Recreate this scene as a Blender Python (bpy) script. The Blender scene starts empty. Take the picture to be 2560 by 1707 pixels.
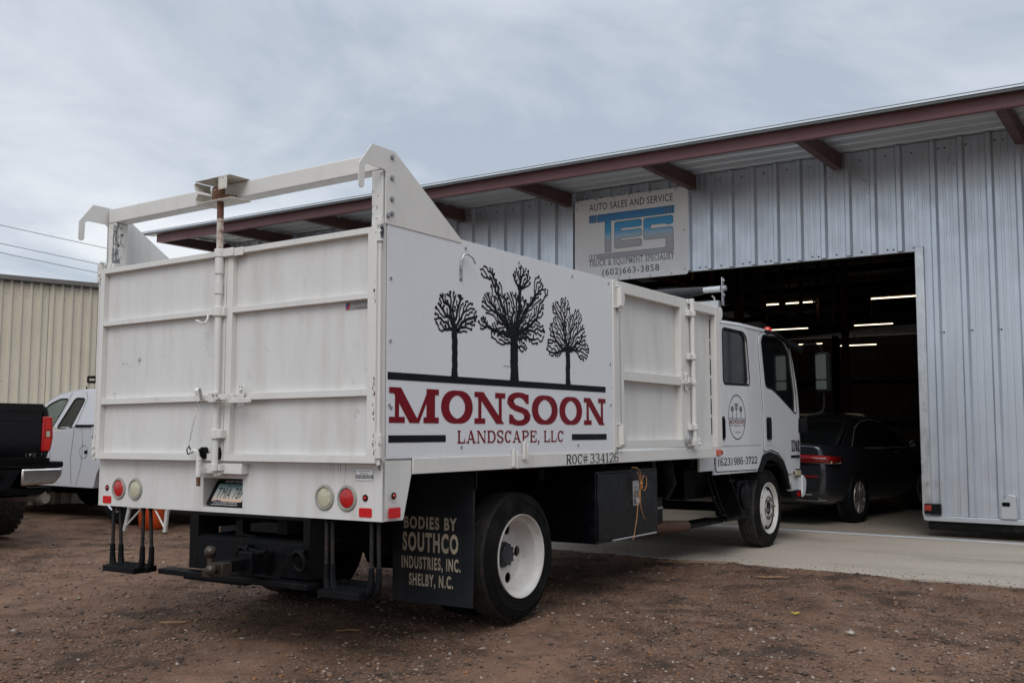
import bpy, bmesh, math, random
import numpy as np
from mathutils import Vector, Matrix
C = bpy.context
SC = C.scene
COL = SC.collection
RND = random.Random(7)
# ------------------------------------------------------------------ camera
TA = 0.01033                      # the truck leans this much on the uneven lot (radians)
CAM = Vector((-3.9639, -3.4714, 1.2229))
FW = Vector((0.8264, 0.5567, 0.0870)); RT = Vector((0.5579, -0.8299, 0.0044))
FW.normalize(); RT = (RT - FW * RT.dot(FW)).normalized(); UP = RT.cross(FW)
cam_d = bpy.data.cameras.new('camera'); cam = bpy.data.objects.new('camera', cam_d); COL.objects.link(cam)
cam.matrix_world = Matrix(((RT.x, UP.x, -FW.x, CAM.x), (RT.y, UP.y, -FW.y, CAM.y), (RT.z, UP.z, -FW.z, CAM.z), (0, 0, 0, 1)))
cam_d.sensor_width = 36.0; cam_d.lens = 2491.04 / 2560 * 36; cam_d.clip_end = 3000; cam_d.clip_start = .05
SC.camera = cam
# ------------------------------------------------------------------ light
SUN_EL, SUN_AZ = math.radians(48), math.radians(206)     # azimuth measured from +X towards +Y; behind the camera
sun_d = bpy.data.lights.new('sun', 'SUN'); sun = bpy.data.objects.new('sun', sun_d); COL.objects.link(sun)
sun_d.energy = 1.0; sun_d.angle = math.radians(38); sun_d.color = (1, .96, .9)
sdir = Vector((math.cos(SUN_EL) * math.cos(SUN_AZ), math.cos(SUN_EL) * math.sin(SUN_AZ), math.sin(SUN_EL)))
sun.rotation_euler = sdir.to_track_quat('Z', 'Y').to_euler()
W = bpy.data.worlds.new('World'); SC.world = W; W.use_nodes = True
nt = W.node_tree; nt.nodes.clear()
def nd(t, **k):
    n = nt.nodes.new(t)
    for a, b in k.items(): setattr(n, a, b)
    return n
def lk(a, b): nt.links.new(a, b)
def mth(op, a, b=None, c=None):
    n = nd('ShaderNodeMath', operation=op)
    for i, v in enumerate((a, b, c)):
        if v is None: continue
        if isinstance(v, (int, float)): n.inputs[i].default_value = v
        else: lk(v, n.inputs[i])
    return n.outputs[0]
tc = nd('ShaderNodeTexCoord'); sep = nd('ShaderNodeSeparateXYZ'); lk(tc.outputs['Generated'], sep.inputs[0])
den = mth('ADD', mth('MAXIMUM', sep.outputs[2], 0.0), 0.16)
cmb = nd('ShaderNodeCombineXYZ'); lk(mth('DIVIDE', sep.outputs[0], den), cmb.inputs[0]); lk(mth('DIVIDE', sep.outputs[1], den), cmb.inputs[1])
cmb.inputs[2].default_value = 21.7
n1 = nd('ShaderNodeTexNoise'); n1.inputs['Scale'].default_value = .55; n1.inputs['Detail'].default_value = 4; n1.inputs['Roughness'].default_value = .45
n1.inputs['Distortion'].default_value = .6
lk(cmb.outputs[0], n1.inputs['Vector'])
n2 = nd('ShaderNodeTexNoise'); n2.inputs['Scale'].default_value = 1.5; n2.inputs['Detail'].default_value = 7; n2.inputs['Roughness'].default_value = .58; n2.inputs['Distortion'].default_value = .5
lk(cmb.outputs[0], n2.inputs['Vector'])
v = mth('ADD', mth('MULTIPLY', n1.outputs[0], .70), mth('MULTIPLY', n2.outputs[0], .48))
# lighter band close to the horizon, lighter again overhead
hz = mth('MULTIPLY', mth('POWER', mth('SUBTRACT', 1.0, mth('MINIMUM', mth('MULTIPLY', mth('MAXIMUM', sep.outputs[2], 0), 4.5), 1.0)), 1.6), .22)
v = mth('ADD', v, hz)
dz = mth('DIVIDE', mth('SUBTRACT', sep.outputs[2], .265), .085)
v = mth('SUBTRACT', v, mth('MULTIPLY', mth('POWER', 2.718, mth('MULTIPLY', mth('MULTIPLY', dz, dz), -1.0)), .095))     # a darker bank of cloud in the middle heights
rp = nd('ShaderNodeValToRGB'); lk(v, rp.inputs[0])
e = rp.color_ramp.elements; e[0].position = .49; e[0].color = (.335, .38, .445, 1); e[1].position = .72; e[1].color = (.63, .65, .675, 1)
m_ = rp.color_ramp.elements.new(.60); m_.color = (.475, .51, .56, 1)
zen = mth('ADD', 1.0, mth('MULTIPLY', mth('MAXIMUM', mth('SUBTRACT', sep.outputs[2], .38), 0), 2.2))
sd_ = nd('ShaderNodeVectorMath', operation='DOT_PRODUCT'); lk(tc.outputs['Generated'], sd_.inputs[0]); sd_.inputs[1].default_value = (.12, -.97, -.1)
zen = mth('MULTIPLY', zen, mth('SUBTRACT', 1.0, mth('MULTIPLY', mth('POWER', mth('MAXIMUM', sd_.outputs['Value'], 0.0), 2.0), .62)))     # sky dimmed at right, out of view, to darken reflections in siding ribs
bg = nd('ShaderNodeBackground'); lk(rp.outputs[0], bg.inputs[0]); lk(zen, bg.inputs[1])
sky = nd('ShaderNodeTexSky', sky_type='NISHITA', sun_disc=False, sun_elevation=SUN_EL, sun_rotation=math.radians(90) - SUN_AZ)
bg2 = nd('ShaderNodeBackground'); lk(sky.outputs[0], bg2.inputs[0]); bg2.inputs[1].default_value = .07
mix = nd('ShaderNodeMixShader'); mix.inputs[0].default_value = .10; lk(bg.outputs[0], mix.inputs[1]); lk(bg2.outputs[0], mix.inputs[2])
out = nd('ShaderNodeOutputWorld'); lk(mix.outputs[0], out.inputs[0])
SC.view_settings.view_transform = 'Standard'; SC.view_settings.look = 'None'
SC.view_settings.exposure = 0.54; SC.view_settings.gamma = 1
# ------------------------------------------------------------------ materials
MATS = {}
def pm(name, col, rough=.5, metal=0.0, var=.08, vs=2.0, bump=0.0, bs=60.0, grime=None, chips=None, stretch=(1, 1, 1), spec=.5, emit=None, coat=0.0, rvar=.1):
    """procedural painted/metal/rubber surface; grime=(colour, scale, lo, hi, amount); chips=(colour, scale, lo, hi)"""
    m = bpy.data.materials.new(name); m.use_nodes = True; MATS[name] = m
    t = m.node_tree; b = t.nodes['Principled BSDF']
    tcn = t.nodes.new('ShaderNodeTexCoord')
    mp = t.nodes.new('ShaderNodeMapping'); mp.inputs['Scale'].default_value = stretch; t.links.new(tcn.outputs['Object'], mp.inputs[0])
    def noise(s, d=4, r=.55, vec=None):
        n = t.nodes.new('ShaderNodeTexNoise'); n.inputs['Scale'].default_value = s; n.inputs['Detail'].default_value = d; n.inputs['Roughness'].default_value = r
        t.links.new(vec or tcn.outputs['Object'], n.inputs['Vector']); return n.outputs[0]
    def rng(x, a, bb, c, d):
        n = t.nodes.new('ShaderNodeMapRange'); n.inputs[1].default_value = a; n.inputs[2].default_value = bb; n.inputs[3].default_value = c; n.inputs[4].default_value = d
        t.links.new(x, n.inputs[0]); return n.outputs[0]
    def mixc(f, a, bb):
        n = t.nodes.new('ShaderNodeMix'); n.data_type = 'RGBA'
        t.links.new(f, n.inputs[0])
        for i, x in ((6, a), (7, bb)):
            if isinstance(x, tuple): n.inputs[i].default_value = (*x[:3], 1)
            else: t.links.new(x, n.inputs[i])
        return n.outputs[2]
    nv = noise(vs)
    lo = tuple(c * (1 - var) for c in col); hi = tuple(min(1, c * (1 + var)) for c in col)
    cc = mixc(rng(nv, .3, .7, 0, 1), lo, hi)
    if grime:
        g = noise(grime[1], 6, .62, mp.outputs[0]); cc = mixc(rng(g, grime[2], grime[3], 0, grime[4]), cc, grime[0])
    if chips:
        g = noise(chips[1], 8, .7); cc = mixc(rng(g, chips[2], chips[3], 0, 1), cc, chips[0])
    t.links.new(cc, b.inputs['Base Color'])
    t.links.new(rng(noise(vs * 4), .3, .7, max(0, rough - rvar), min(1, rough + rvar)), b.inputs['Roughness'])
    b.inputs['Metallic'].default_value = metal; b.inputs['Specular IOR Level'].default_value = spec
    if coat: b.inputs['Coat Weight'].default_value = coat; b.inputs['Coat Roughness'].default_value = .08
    if bump:
        bn = t.nodes.new('ShaderNodeBump'); bn.inputs['Strength'].default_value = bump; bn.inputs['Distance'].default_value = .01
        t.links.new(noise(bs, 5), bn.inputs['Height']); t.links.new(bn.outputs[0], b.inputs['Normal'])
    if emit:
        b.inputs['Emission Color'].default_value = (*emit[:3], 1); b.inputs['Emission Strength'].default_value = emit[3]
    return m
RUST = (.10, .035, .015)
white = pm('white_truck_paint', (.66, .65, .63), .38, var=.03, vs=1.3, bump=.03, bs=3, grime=((.47, .45, .41), 4, .45, .75, .6), stretch=(2, 2, .3))
cream = pm('cream_frame_paint', (.67, .655, .62), .42, var=.04, vs=3, bump=.05, bs=25, grime=((.45, .42, .36), 5, .55, .78, .4), chips=((.06, .055, .055), 38, .71, .73), stretch=(2, 2, .5))
worn = pm('worn_scuffed_paint', (.66, .645, .61), .5, var=.06, vs=6, bump=.15, bs=60, grime=((.35, .34, .33), 10, .5, .7, .5), chips=((.035, .035, .042), 16, .575, .60), stretch=(1, 1, .3))
rusty = pm('rusty_white_paint', (.62, .59, .54), .6, var=.08, vs=6, bump=.2, bs=70, chips=((.16, .055, .022), 22, .50, .58), grime=((.3, .16, .08), 9, .45, .7, .6))
rustpipe = pm('rusted_pipe', (.13, .052, .028), .75, var=.4, vs=30, bump=.3, bs=90, chips=((.5, .46, .42), 26, .60, .64))
steel_black = pm('black_chassis_paint', (.0035, .004, .005), .5, spec=.13, var=.3, vs=5, bump=.1, bs=50, grime=((.045, .035, .028), 6, .55, .8, .35), chips=((.10, .085, .07), 60, .74, .77))
box_black = pm('black_toolbox_paint', (.003, .0035, .005), .3, spec=.16, var=.2, vs=3, bump=.012, bs=9, grime=((.016, .016, .019), 7, .5, .75, .6), chips=((.10, .085, .07), 70, .76, .79))
rubber = pm('tyre_rubber', (.006, .006, .0065), .75, spec=.12, var=.2, vs=8, bump=.15, bs=80, grime=((.05, .042, .036), 5, .5, .75, .5))
tread = pm('tyre_tread_rubber', (.026, .023, .021), .85, var=.25, vs=20, bump=.35, bs=50, grime=((.07, .055, .045), 14, .45, .7, .6))
flaprub = pm('mud_flap_rubber', (.019, .022, .027), .5, spec=.2, var=.3, vs=6, bump=.1, bs=40, grime=((.055, .05, .048), 5, .52, .8, .5), stretch=(1, 2.5, .4), rvar=.12)
rimw = pm('white_rim_paint', (.58, .56, .535), .5, var=.06, vs=8, grime=((.30, .23, .17), 5, .46, .75, .55), chips=((.10, .05, .03), 30, .72, .75))
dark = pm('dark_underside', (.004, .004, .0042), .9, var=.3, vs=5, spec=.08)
hubblk = pm('hub_grey_paint', (.022, .024, .028), .55, var=.3, vs=15, grime=((.06, .055, .05), 20, .5, .75, .5))
nutm = pm('lug_nut_steel', (.25, .23, .21), .45, metal=.7, var=.2, vs=40, chips=(RUST, 60, .55, .65))
redpaint = pm('crimson_vinyl', (.17, .002, .009), .45, spec=.2, var=.05, vs=2)
blackvinyl = pm('black_vinyl', (.008, .010, .014), .55, spec=.12, var=.15, vs=3, chips=((.4, .4, .4), 55, .79, .80))
creamvinyl = pm('tan_print', (.50, .435, .33), .6, var=.15, vs=20, chips=((.03, .03, .03), 70, .66, .70))
redlens = pm('red_lens', (.42, .006, .008), .15, var=.2, vs=45, bump=.2, bs=120, coat=.5)
clearlens = pm('clear_lens', (.5, .47, .34), .2, var=.12, vs=40, bump=.3, bs=90, coat=.6)
redrefl = pm('red_reflector', (.55, .008, .012), .25, var=.08, vs=30)
carlens = pm('dark_red_lens', (.16, .003, .004), .2, var=.2, vs=30, coat=.3)
amber = pm('orange_marker', (.55, .06, .012), .2, var=.1, vs=20, coat=.4)
bezel = pm('grey_bezel', (.30, .295, .26), .5, var=.08, vs=30)
glass = pm('dark_tinted_glass', (.006, .007, .008), .06, var=.1, spec=.22, rvar=.02)
grglass = pm('grey_window_glass', (.035, .038, .034), .08, var=.2, vs=1.5, spec=.6, rvar=.03)
chrome = pm('chrome', (.62, .61, .6), .16, metal=1, var=.06, vs=6, rvar=.06, grime=((.25, .19, .14), 6, .5, .75, .45))
zinc = pm('zinc_hardware', (.42, .43, .44), .38, metal=.8, var=.15, vs=30)
blkplast = pm('black_plastic', (.005, .0055, .007), .5, spec=.15, var=.2, vs=8, bump=.08, bs=150)
rope_o = pm('orange_twine', (.42, .19, .06), .8, var=.2, vs=60)
cable = pm('wire_rope', (.012, .011, .011), .55, metal=.2, var=.5, vs=60, bump=.6, bs=90, grime=((.05, .024, .013), 18, .5, .75, .7))
tarpm = pm('black_tarp', (.013, .014, .016), .6, var=.3, vs=20, bump=.6, bs=30)
alum = pm('aluminium', (.55, .55, .55), .35, metal=.9, var=.08, vs=10)
galv = pm('galvanised_siding', (.60, .645, .70), .34, metal=.75, var=.04, vs=.9, grime=((.42, .41, .40), 3, .52, .8, .4), stretch=(2, 2, .25), rvar=.08)
galvroof = pm('galvanised_roofing', (.50, .53, .55), .4, metal=.5, var=.06, vs=2, grime=((.36, .36, .36), 4, .5, .8, .35))
trimbright = pm('bright_zinc_trim', (.62, .64, .66), .34, metal=.75, var=.10, vs=4, bump=.15, bs=14, grime=((.36, .37, .38), 6, .5, .7, .5), stretch=(3, 3, .6))
eavegrey = pm('eave_trim_grey', (.15, .155, .155), .5, metal=.2, var=.1, vs=3)
maroon = pm('maroon_steel_primer', (.15, .062, .066), .5, var=.1, vs=2.5, bump=.04, bs=40, grime=((.08, .038, .038), 6, .5, .75, .5), stretch=(1, .4, 1))
maroond = pm('maroon_beam_primer', (.085, .036, .034), .6, var=.15, vs=4)
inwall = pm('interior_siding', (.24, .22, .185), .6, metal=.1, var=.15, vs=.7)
tan = pm('tan_siding', (.60, .535, .43), .5, var=.05, vs=1.5, grime=((.36, .31, .235), 5, .55, .8, .4), stretch=(2, 2, .3))
tandark = pm('tan_roof_trim', (.16, .15, .135), .55, var=.1, vs=3)
carwhite = pm('white_car_paint', (.62, .63, .66), .2, var=.02, vs=2, coat=.6, grime=((.42, .4, .37), 4, .55, .8, .25), rvar=.05)
carblack = pm('black_car_paint', (.004, .0045, .0055), .14, var=.1, vs=2, spec=.3, coat=.35, rvar=.05)
cargrey = pm('dark_grey_car_paint', (.028, .031, .037), .2, metal=.5, var=.06, vs=2, coat=.9, rvar=.05)
signw = pm('white_sign_panel', (.83, .83, .83), .45, var=.03, vs=1.5, grime=((.45, .44, .42), 3, .55, .8, .3))
signdark = pm('sign_print_dark', (.012, .014, .018), .5, var=.1, vs=6)
signgrey = pm('sign_print_grey', (.46, .47, .49), .5, var=.08, vs=6)
orangep = pm('orange_plastic', (.58, .075, .012), .4, var=.1, vs=6, grime=((.2, .04, .015), 6, .5, .75, .5))
lampon = pm('lit_tube', (.9, .85, .75), .4, emit=(1.0, .80, .56, 2.6))
cord = pm('brass_pull_chain', (.30, .2, .08), .5, metal=.6, var=.1)
wirem = pm('weathered_wire', (.10, .10, .11), .6)
strawm = pm('dry_straw', (.26, .15, .075), .8, var=.3, vs=30)
paperm = pm('white_paper', (.36, .34, .31), .8, var=.2, vs=30)
redplastic = pm('red_plastic', (.28, .02, .012), .35, var=.1, vs=20)
# ------------------------------------------------------------------ mesh helpers
ROOT_OFF = {}
SPLIT = {'side_rail', 'head_frame_post', 'rod_guide', 'bolt', 'rivet', 'lug_nut', 'hand_hole', 'cable_sleeve', 'step_cable', 'roof_truss', 'rail_latch', 'corner_post', 'spreader_bar', 'purlin', 'wall_girt', 'emblem_bar', 'seam_gap', 'sign_screw', 'rust_run', 'mirror_pane', 'chrome_bumper', 'lamp_cell', 'hanger_wire', 'front_bay_frame', 'inner_shield', 'exhaust_pipe', 'flap_bracket', 'battery_strap', 'sticker_field'}
class MB:
    def __init__(s): s.v = []; s.f = []; s.mi = []
    def add(s, vs, fs, mi=0):
        o = len(s.v); s.v += [tuple(x) for x in vs]
        for f in fs: s.f.append(tuple(i + o for i in f)); s.mi.append(mi)
        return s
    def box(s, x0, x1, y0, y1, z0, z1, mi=0):
        if x0 > x1: x0, x1 = x1, x0
        if y0 > y1: y0, y1 = y1, y0
        if z0 > z1: z0, z1 = z1, z0
        return s.add([(x0, y0, z0), (x1, y0, z0), (x1, y1, z0), (x0, y1, z0), (x0, y0, z1), (x1, y0, z1), (x1, y1, z1), (x0, y1, z1)],
                     [(0, 3, 2, 1), (4, 5, 6, 7), (0, 1, 5, 4), (1, 2, 6, 5), (2, 3, 7, 6), (3, 0, 4, 7)], mi)
    def path(s, pts, r, n=10, mi=0, closed=False):
        P = [Vector(p) for p in pts]; k = len(P); rings = []; prev = None
        rr = r if isinstance(r, (list, tuple)) else [r] * k
        for i in range(k):
            a = P[(i - 1) % k] if (closed or i > 0) else P[i]; b = P[(i + 1) % k] if (closed or i < k - 1) else P[i]
            t = (b - a).normalized()
            if prev is None: u = t.orthogonal().normalized()
            else: u = (prev - t * prev.dot(t)); u = u.normalized() if u.length > 1e-6 else t.orthogonal().normalized()
            prev = u; w = t.cross(u)
            rings.append([P[i] + (u * math.cos(2 * math.pi * j / n) + w * math.sin(2 * math.pi * j / n)) * rr[i] for j in range(n)])
        vs = [q for R in rings for q in R]; fs = []
        for i in range(k if closed else k - 1):
            for j in range(n):
                i2 = (i + 1) % k
                fs.append((i * n + j, i * n + (j + 1) % n, i2 * n + (j + 1) % n, i2 * n + j))
        if not closed: fs += [tuple(range(n - 1, -1, -1)), tuple((k - 1) * n + j for j in range(n))]
        return s.add(vs, fs, mi)
    def tube(s, p, q, r, n=12, r2=None, mi=0): return s.path([p, q], [r, r if r2 is None else r2], n, mi)
    def prism(s, poly, fr, d0, d1, mi=0):
        n = len(poly); vs = [fr(a, b, d0) for a, b in poly] + [fr(a, b, d1) for a, b in poly]
        fs = [tuple(range(n - 1, -1, -1)), tuple(range(n, 2 * n))] + [(i, (i + 1) % n, n + (i + 1) % n, n + i) for i in range(n)]
        return s.add(vs, fs, mi)
    def lathe(s, prof, c, ax, n=48, mi=0, closed=False):
        """prof = [(radius, along)] around axis ax through c"""
        c = Vector(c); ax = Vector(ax).normalized(); u = ax.orthogonal().normalized(); w = ax.cross(u); k = len(prof); vs = []; fs = []
        for r, a in prof:
            for j in range(n):
                t = 2 * math.pi * j / n; vs.append(c + ax * a + (u * math.cos(t) + w * math.sin(t)) * r)
        for i in range(k if closed else k - 1):
            for j in range(n):
                i2 = (i + 1) % k; fs.append((i * n + j, i * n + (j + 1) % n, i2 * n + (j + 1) % n, i2 * n + j))
        return s.add(vs, fs, mi)
    def disc(s, c, ax, r, th, n=32, mi=0): return s.tube(Vector(c), Vector(c) + Vector(ax).normalized() * th, r, n, mi=mi)
    def ribbon(s, pts, w, fr, off=0.0, mi=0, closed=False):
        """flat band in a frame; w scalar or per-point list"""
        P = [Vector(p) for p in pts]; k = len(P); ws = w if isinstance(w, (list, tuple)) else [w] * k; L = []; R = []
        for i in range(k):
            a = P[(i - 1) % k] if (closed or i > 0) else None; b = P[(i + 1) % k] if (closed or i < k - 1) else None
            d0 = (P[i] - a).normalized() if a is not None else None; d1 = (b - P[i]).normalized() if b is not None else None
            if d0 is None: d0 = d1
            if d1 is None: d1 = d0
            n0 = Vector((-d0.y, d0.x)); n1 = Vector((-d1.y, d1.x)); m = n0 + n1
            m = m.normalized() if m.length > 1e-6 else n0
            sc = 1 / max(.45, m.dot(n0)); L.append(P[i] + m * ws[i] / 2 * sc); R.append(P[i] - m * ws[i] / 2 * sc)
        vs = [fr(p.x, p.y, off) for p in L] + [fr(p.x, p.y, off) for p in R]
        fs = [(i, k + i, k + (i + 1) % k, (i + 1) % k) for i in range(k if closed else k - 1)]
        return s.add(vs, fs, mi)
    def islands(s):
        p = list(range(len(s.v)))
        def fd(i):
            while p[i] != i: p[i] = p[p[i]]; i = p[i]
            return i
        for f in s.f:
            a = fd(f[0])
            for i in f[1:]: p[fd(i)] = a
        g = {}
        for k, f in enumerate(s.f): g.setdefault(fd(f[0]), []).append(k)
        bb = []
        for fl in g.values():
            P = np.array([s.v[i] for k in fl for i in s.f[k]]); bb.append([P.min(0) - .002, P.max(0) + .002, list(fl)])
        ch = True
        while ch:
            ch = False
            for i in range(len(bb)):
                for j in range(len(bb) - 1, i, -1):
                    if (bb[i][0] <= bb[j][1]).all() and (bb[j][0] <= bb[i][1]).all():
                        bb[i] = [np.minimum(bb[i][0], bb[j][0]), np.maximum(bb[i][1], bb[j][1]), bb[i][2] + bb[j][2]]; bb.pop(j); ch = True
        return [b_[2] for b_ in bb]
    def build(s, name, mats, parent=None, bevel=0, smooth=35, loc=None):
        if name in SPLIT and parent is not None:
            isl = s.islands()
            if len(isl) > 1:
                o = None
                for fl in isl:
                    m = MB(); idx = {}
                    for k in fl:
                        m.f.append(tuple(idx.setdefault(i, len(idx)) for i in s.f[k])); m.mi.append(s.mi[k])
                    m.v = [s.v[i] for i in idx]; o = m.build1(name, mats, parent, bevel, smooth, loc)
                return o
        return s.build1(name, mats, parent, bevel, smooth, loc)
    def build1(s, name, mats, parent=None, bevel=0, smooth=35, loc=None):
        me = bpy.data.meshes.new(name); me.from_pydata(s.v, [], s.f)
        if not isinstance(mats, (list, tuple)): mats = [mats]
        for m in mats: me.materials.append(m)
        if len(mats) > 1: me.polygons.foreach_set('material_index', s.mi)
        bm = bmesh.new(); bm.from_mesh(me); bmesh.ops.recalc_face_normals(bm, faces=bm.faces); bm.to_mesh(me); bm.free()
        return link_mesh(name, me, parent, bevel, smooth, loc)
def link_mesh(name, me, parent=None, bevel=0, smooth=35, loc=None):
    o = bpy.data.objects.new(name, me); COL.objects.link(o)
    if parent is not None:
        o.parent = parent
        if parent.name in ROOT_OFF: o.location = ROOT_OFF[parent.name]
    if loc is not None: o.location = loc
    if smooth:
        me.polygons.foreach_set('use_smooth', [True] * len(me.polygons)); me.set_sharp_from_angle(angle=math.radians(smooth))
    if bevel:
        b = o.modifiers.new('bevel', 'BEVEL'); b.width = bevel; b.segments = 2; b.limit_method = 'ANGLE'; b.angle_limit = math.radians(40); b.harden_normals = False
    return o
def frame(o, r, u):
    o = Vector(o); r = Vector(r); u = Vector(u); n = r.cross(u)
    return lambda a, b, c=0.0: o + r * a + u * b + n * c
def thing(name, label, cat, loc=(0, 0, 0), rz=0, group=None, off=None, rx=0):
    o = bpy.data.objects.new(name, None); COL.objects.link(o); o.empty_display_size = .2
    o.location = loc; o.rotation_euler = (rx, 0, rz); o['label'] = label; o['category'] = cat
    if group: o['group'] = group
    if off is not None: ROOT_OFF[o.name] = off
    return o
def tag(o, label, cat, group=None):
    o['label'] = label; o['category'] = cat
    if group: o['group'] = group
    return o
def struct(o, kind='structure'): o['kind'] = kind; return o
def flat_mesh(outer, holes=(), extr=0.0, bev=0.0):
    """2-D outline with holes -> mesh lying in XY, thickness 2*extr"""
    cu = bpy.data.curves.new('outline', 'CURVE'); cu.dimensions = '2D'; cu.fill_mode = 'BOTH'; cu.extrude = extr; cu.bevel_depth = bev; cu.bevel_resolution = 1
    if bev: cu.offset = -bev
    for pts in [outer, *holes]:
        sp = cu.splines.new('POLY'); sp.points.add(len(pts) - 1); sp.use_cyclic_u = True
        for i, p in enumerate(pts): sp.points[i].co = (p[0], p[1], 0, 1)
    ob = bpy.data.objects.new('outline', cu); COL.objects.link(ob); dg = C.evaluated_depsgraph_get()
    me = bpy.data.meshes.new_from_object(ob.evaluated_get(dg), depsgraph=dg)
    bpy.data.objects.remove(ob); bpy.data.curves.remove(cu); return me
def plate(name, outer, holes, fr, d0, d1, mat, parent, bev=0.0, smooth=30):
    me = flat_mesh(outer, holes, max(1e-4, abs(d1 - d0) / 2 - bev), bev)
    for vv in me.vertices: vv.co = fr(vv.co.x, vv.co.y, (d0 + d1) / 2 + vv.co.z)
    me.materials.clear(); me.materials.append(mat); me.update()
    bm = bmesh.new(); bm.from_mesh(me); bmesh.ops.recalc_face_normals(bm, faces=bm.faces); bm.to_mesh(me); bm.free()
    return link_mesh(name, me, parent, 0, smooth)
def text_mesh(body, offset=0.0, shear=0.0, spacing=1.0):
    cu = bpy.data.curves.new('text', 'FONT'); cu.body = body; cu.offset = offset; cu.shear = shear; cu.space_character = spacing; cu.resolution_u = 4
    ob = bpy.data.objects.new('text', cu); COL.objects.link(ob); dg = C.evaluated_depsgraph_get()
    me = bpy.data.meshes.new_from_object(ob.evaluated_get(dg), depsgraph=dg); bpy.data.objects.remove(ob); bpy.data.curves.remove(cu)
    return me
def text(name, body, fr, a0, a1, b0, b1, off, mat, parent, offset=0.0, shear=0.0, spacing=1.0):
    """lettering fitted into the rectangle a0..a1 x b0..b1 of a frame"""
    me = text_mesh(body, offset, shear, spacing); xs = [v_.co.x for v_ in me.vertices]; ys = [v_.co.y for v_ in me.vertices]
    x0, x1, y0, y1 = min(xs), max(xs), min(ys), max(ys)
    for v_ in me.vertices: v_.co = fr(a0 + (v_.co.x - x0) / (x1 - x0) * (a1 - a0), b0 + (v_.co.y - y0) / (y1 - y0) * (b1 - b0), off)
    me.materials.clear(); me.materials.append(mat); me.update()
    return link_mesh(name, me, parent, 0, 0)
def arc(cx, cy, rx, ry, a0, a1, n=14):
    return [(cx + rx * math.cos(math.radians(a0 + (a1 - a0) * i / n)), cy + ry * math.sin(math.radians(a0 + (a1 - a0) * i / n))) for i in range(n + 1)]
def rrect(x0, x1, y0, y1, r, n=4):
    return arc(x1 - r, y1 - r, r, r, 0, 90, n) + arc(x0 + r, y1 - r, r, r, 90, 180, n) + arc(x0 + r, y0 + r, r, r, 180, 270, n) + arc(x1 - r, y0 + r, r, r, 270, 360, n)
def rpoly(pts, r, n=4):
    """round the corners of a polygon"""
    o = []; k = len(pts)
    for i in range(k):
        p = Vector(pts[i]); a = Vector(pts[i - 1]); b = Vector(pts[(i + 1) % k]); da = (a - p); db = (b - p); rr = min(r, da.length * .45, db.length * .45)
        s = p + da.normalized() * rr; e_ = p + db.normalized() * rr
        for j in range(n + 1):
            t = j / n; q = s * (1 - t) ** 2 + p * 2 * t * (1 - t) + e_ * t * t; o.append((q.x, q.y))
    return o
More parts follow.
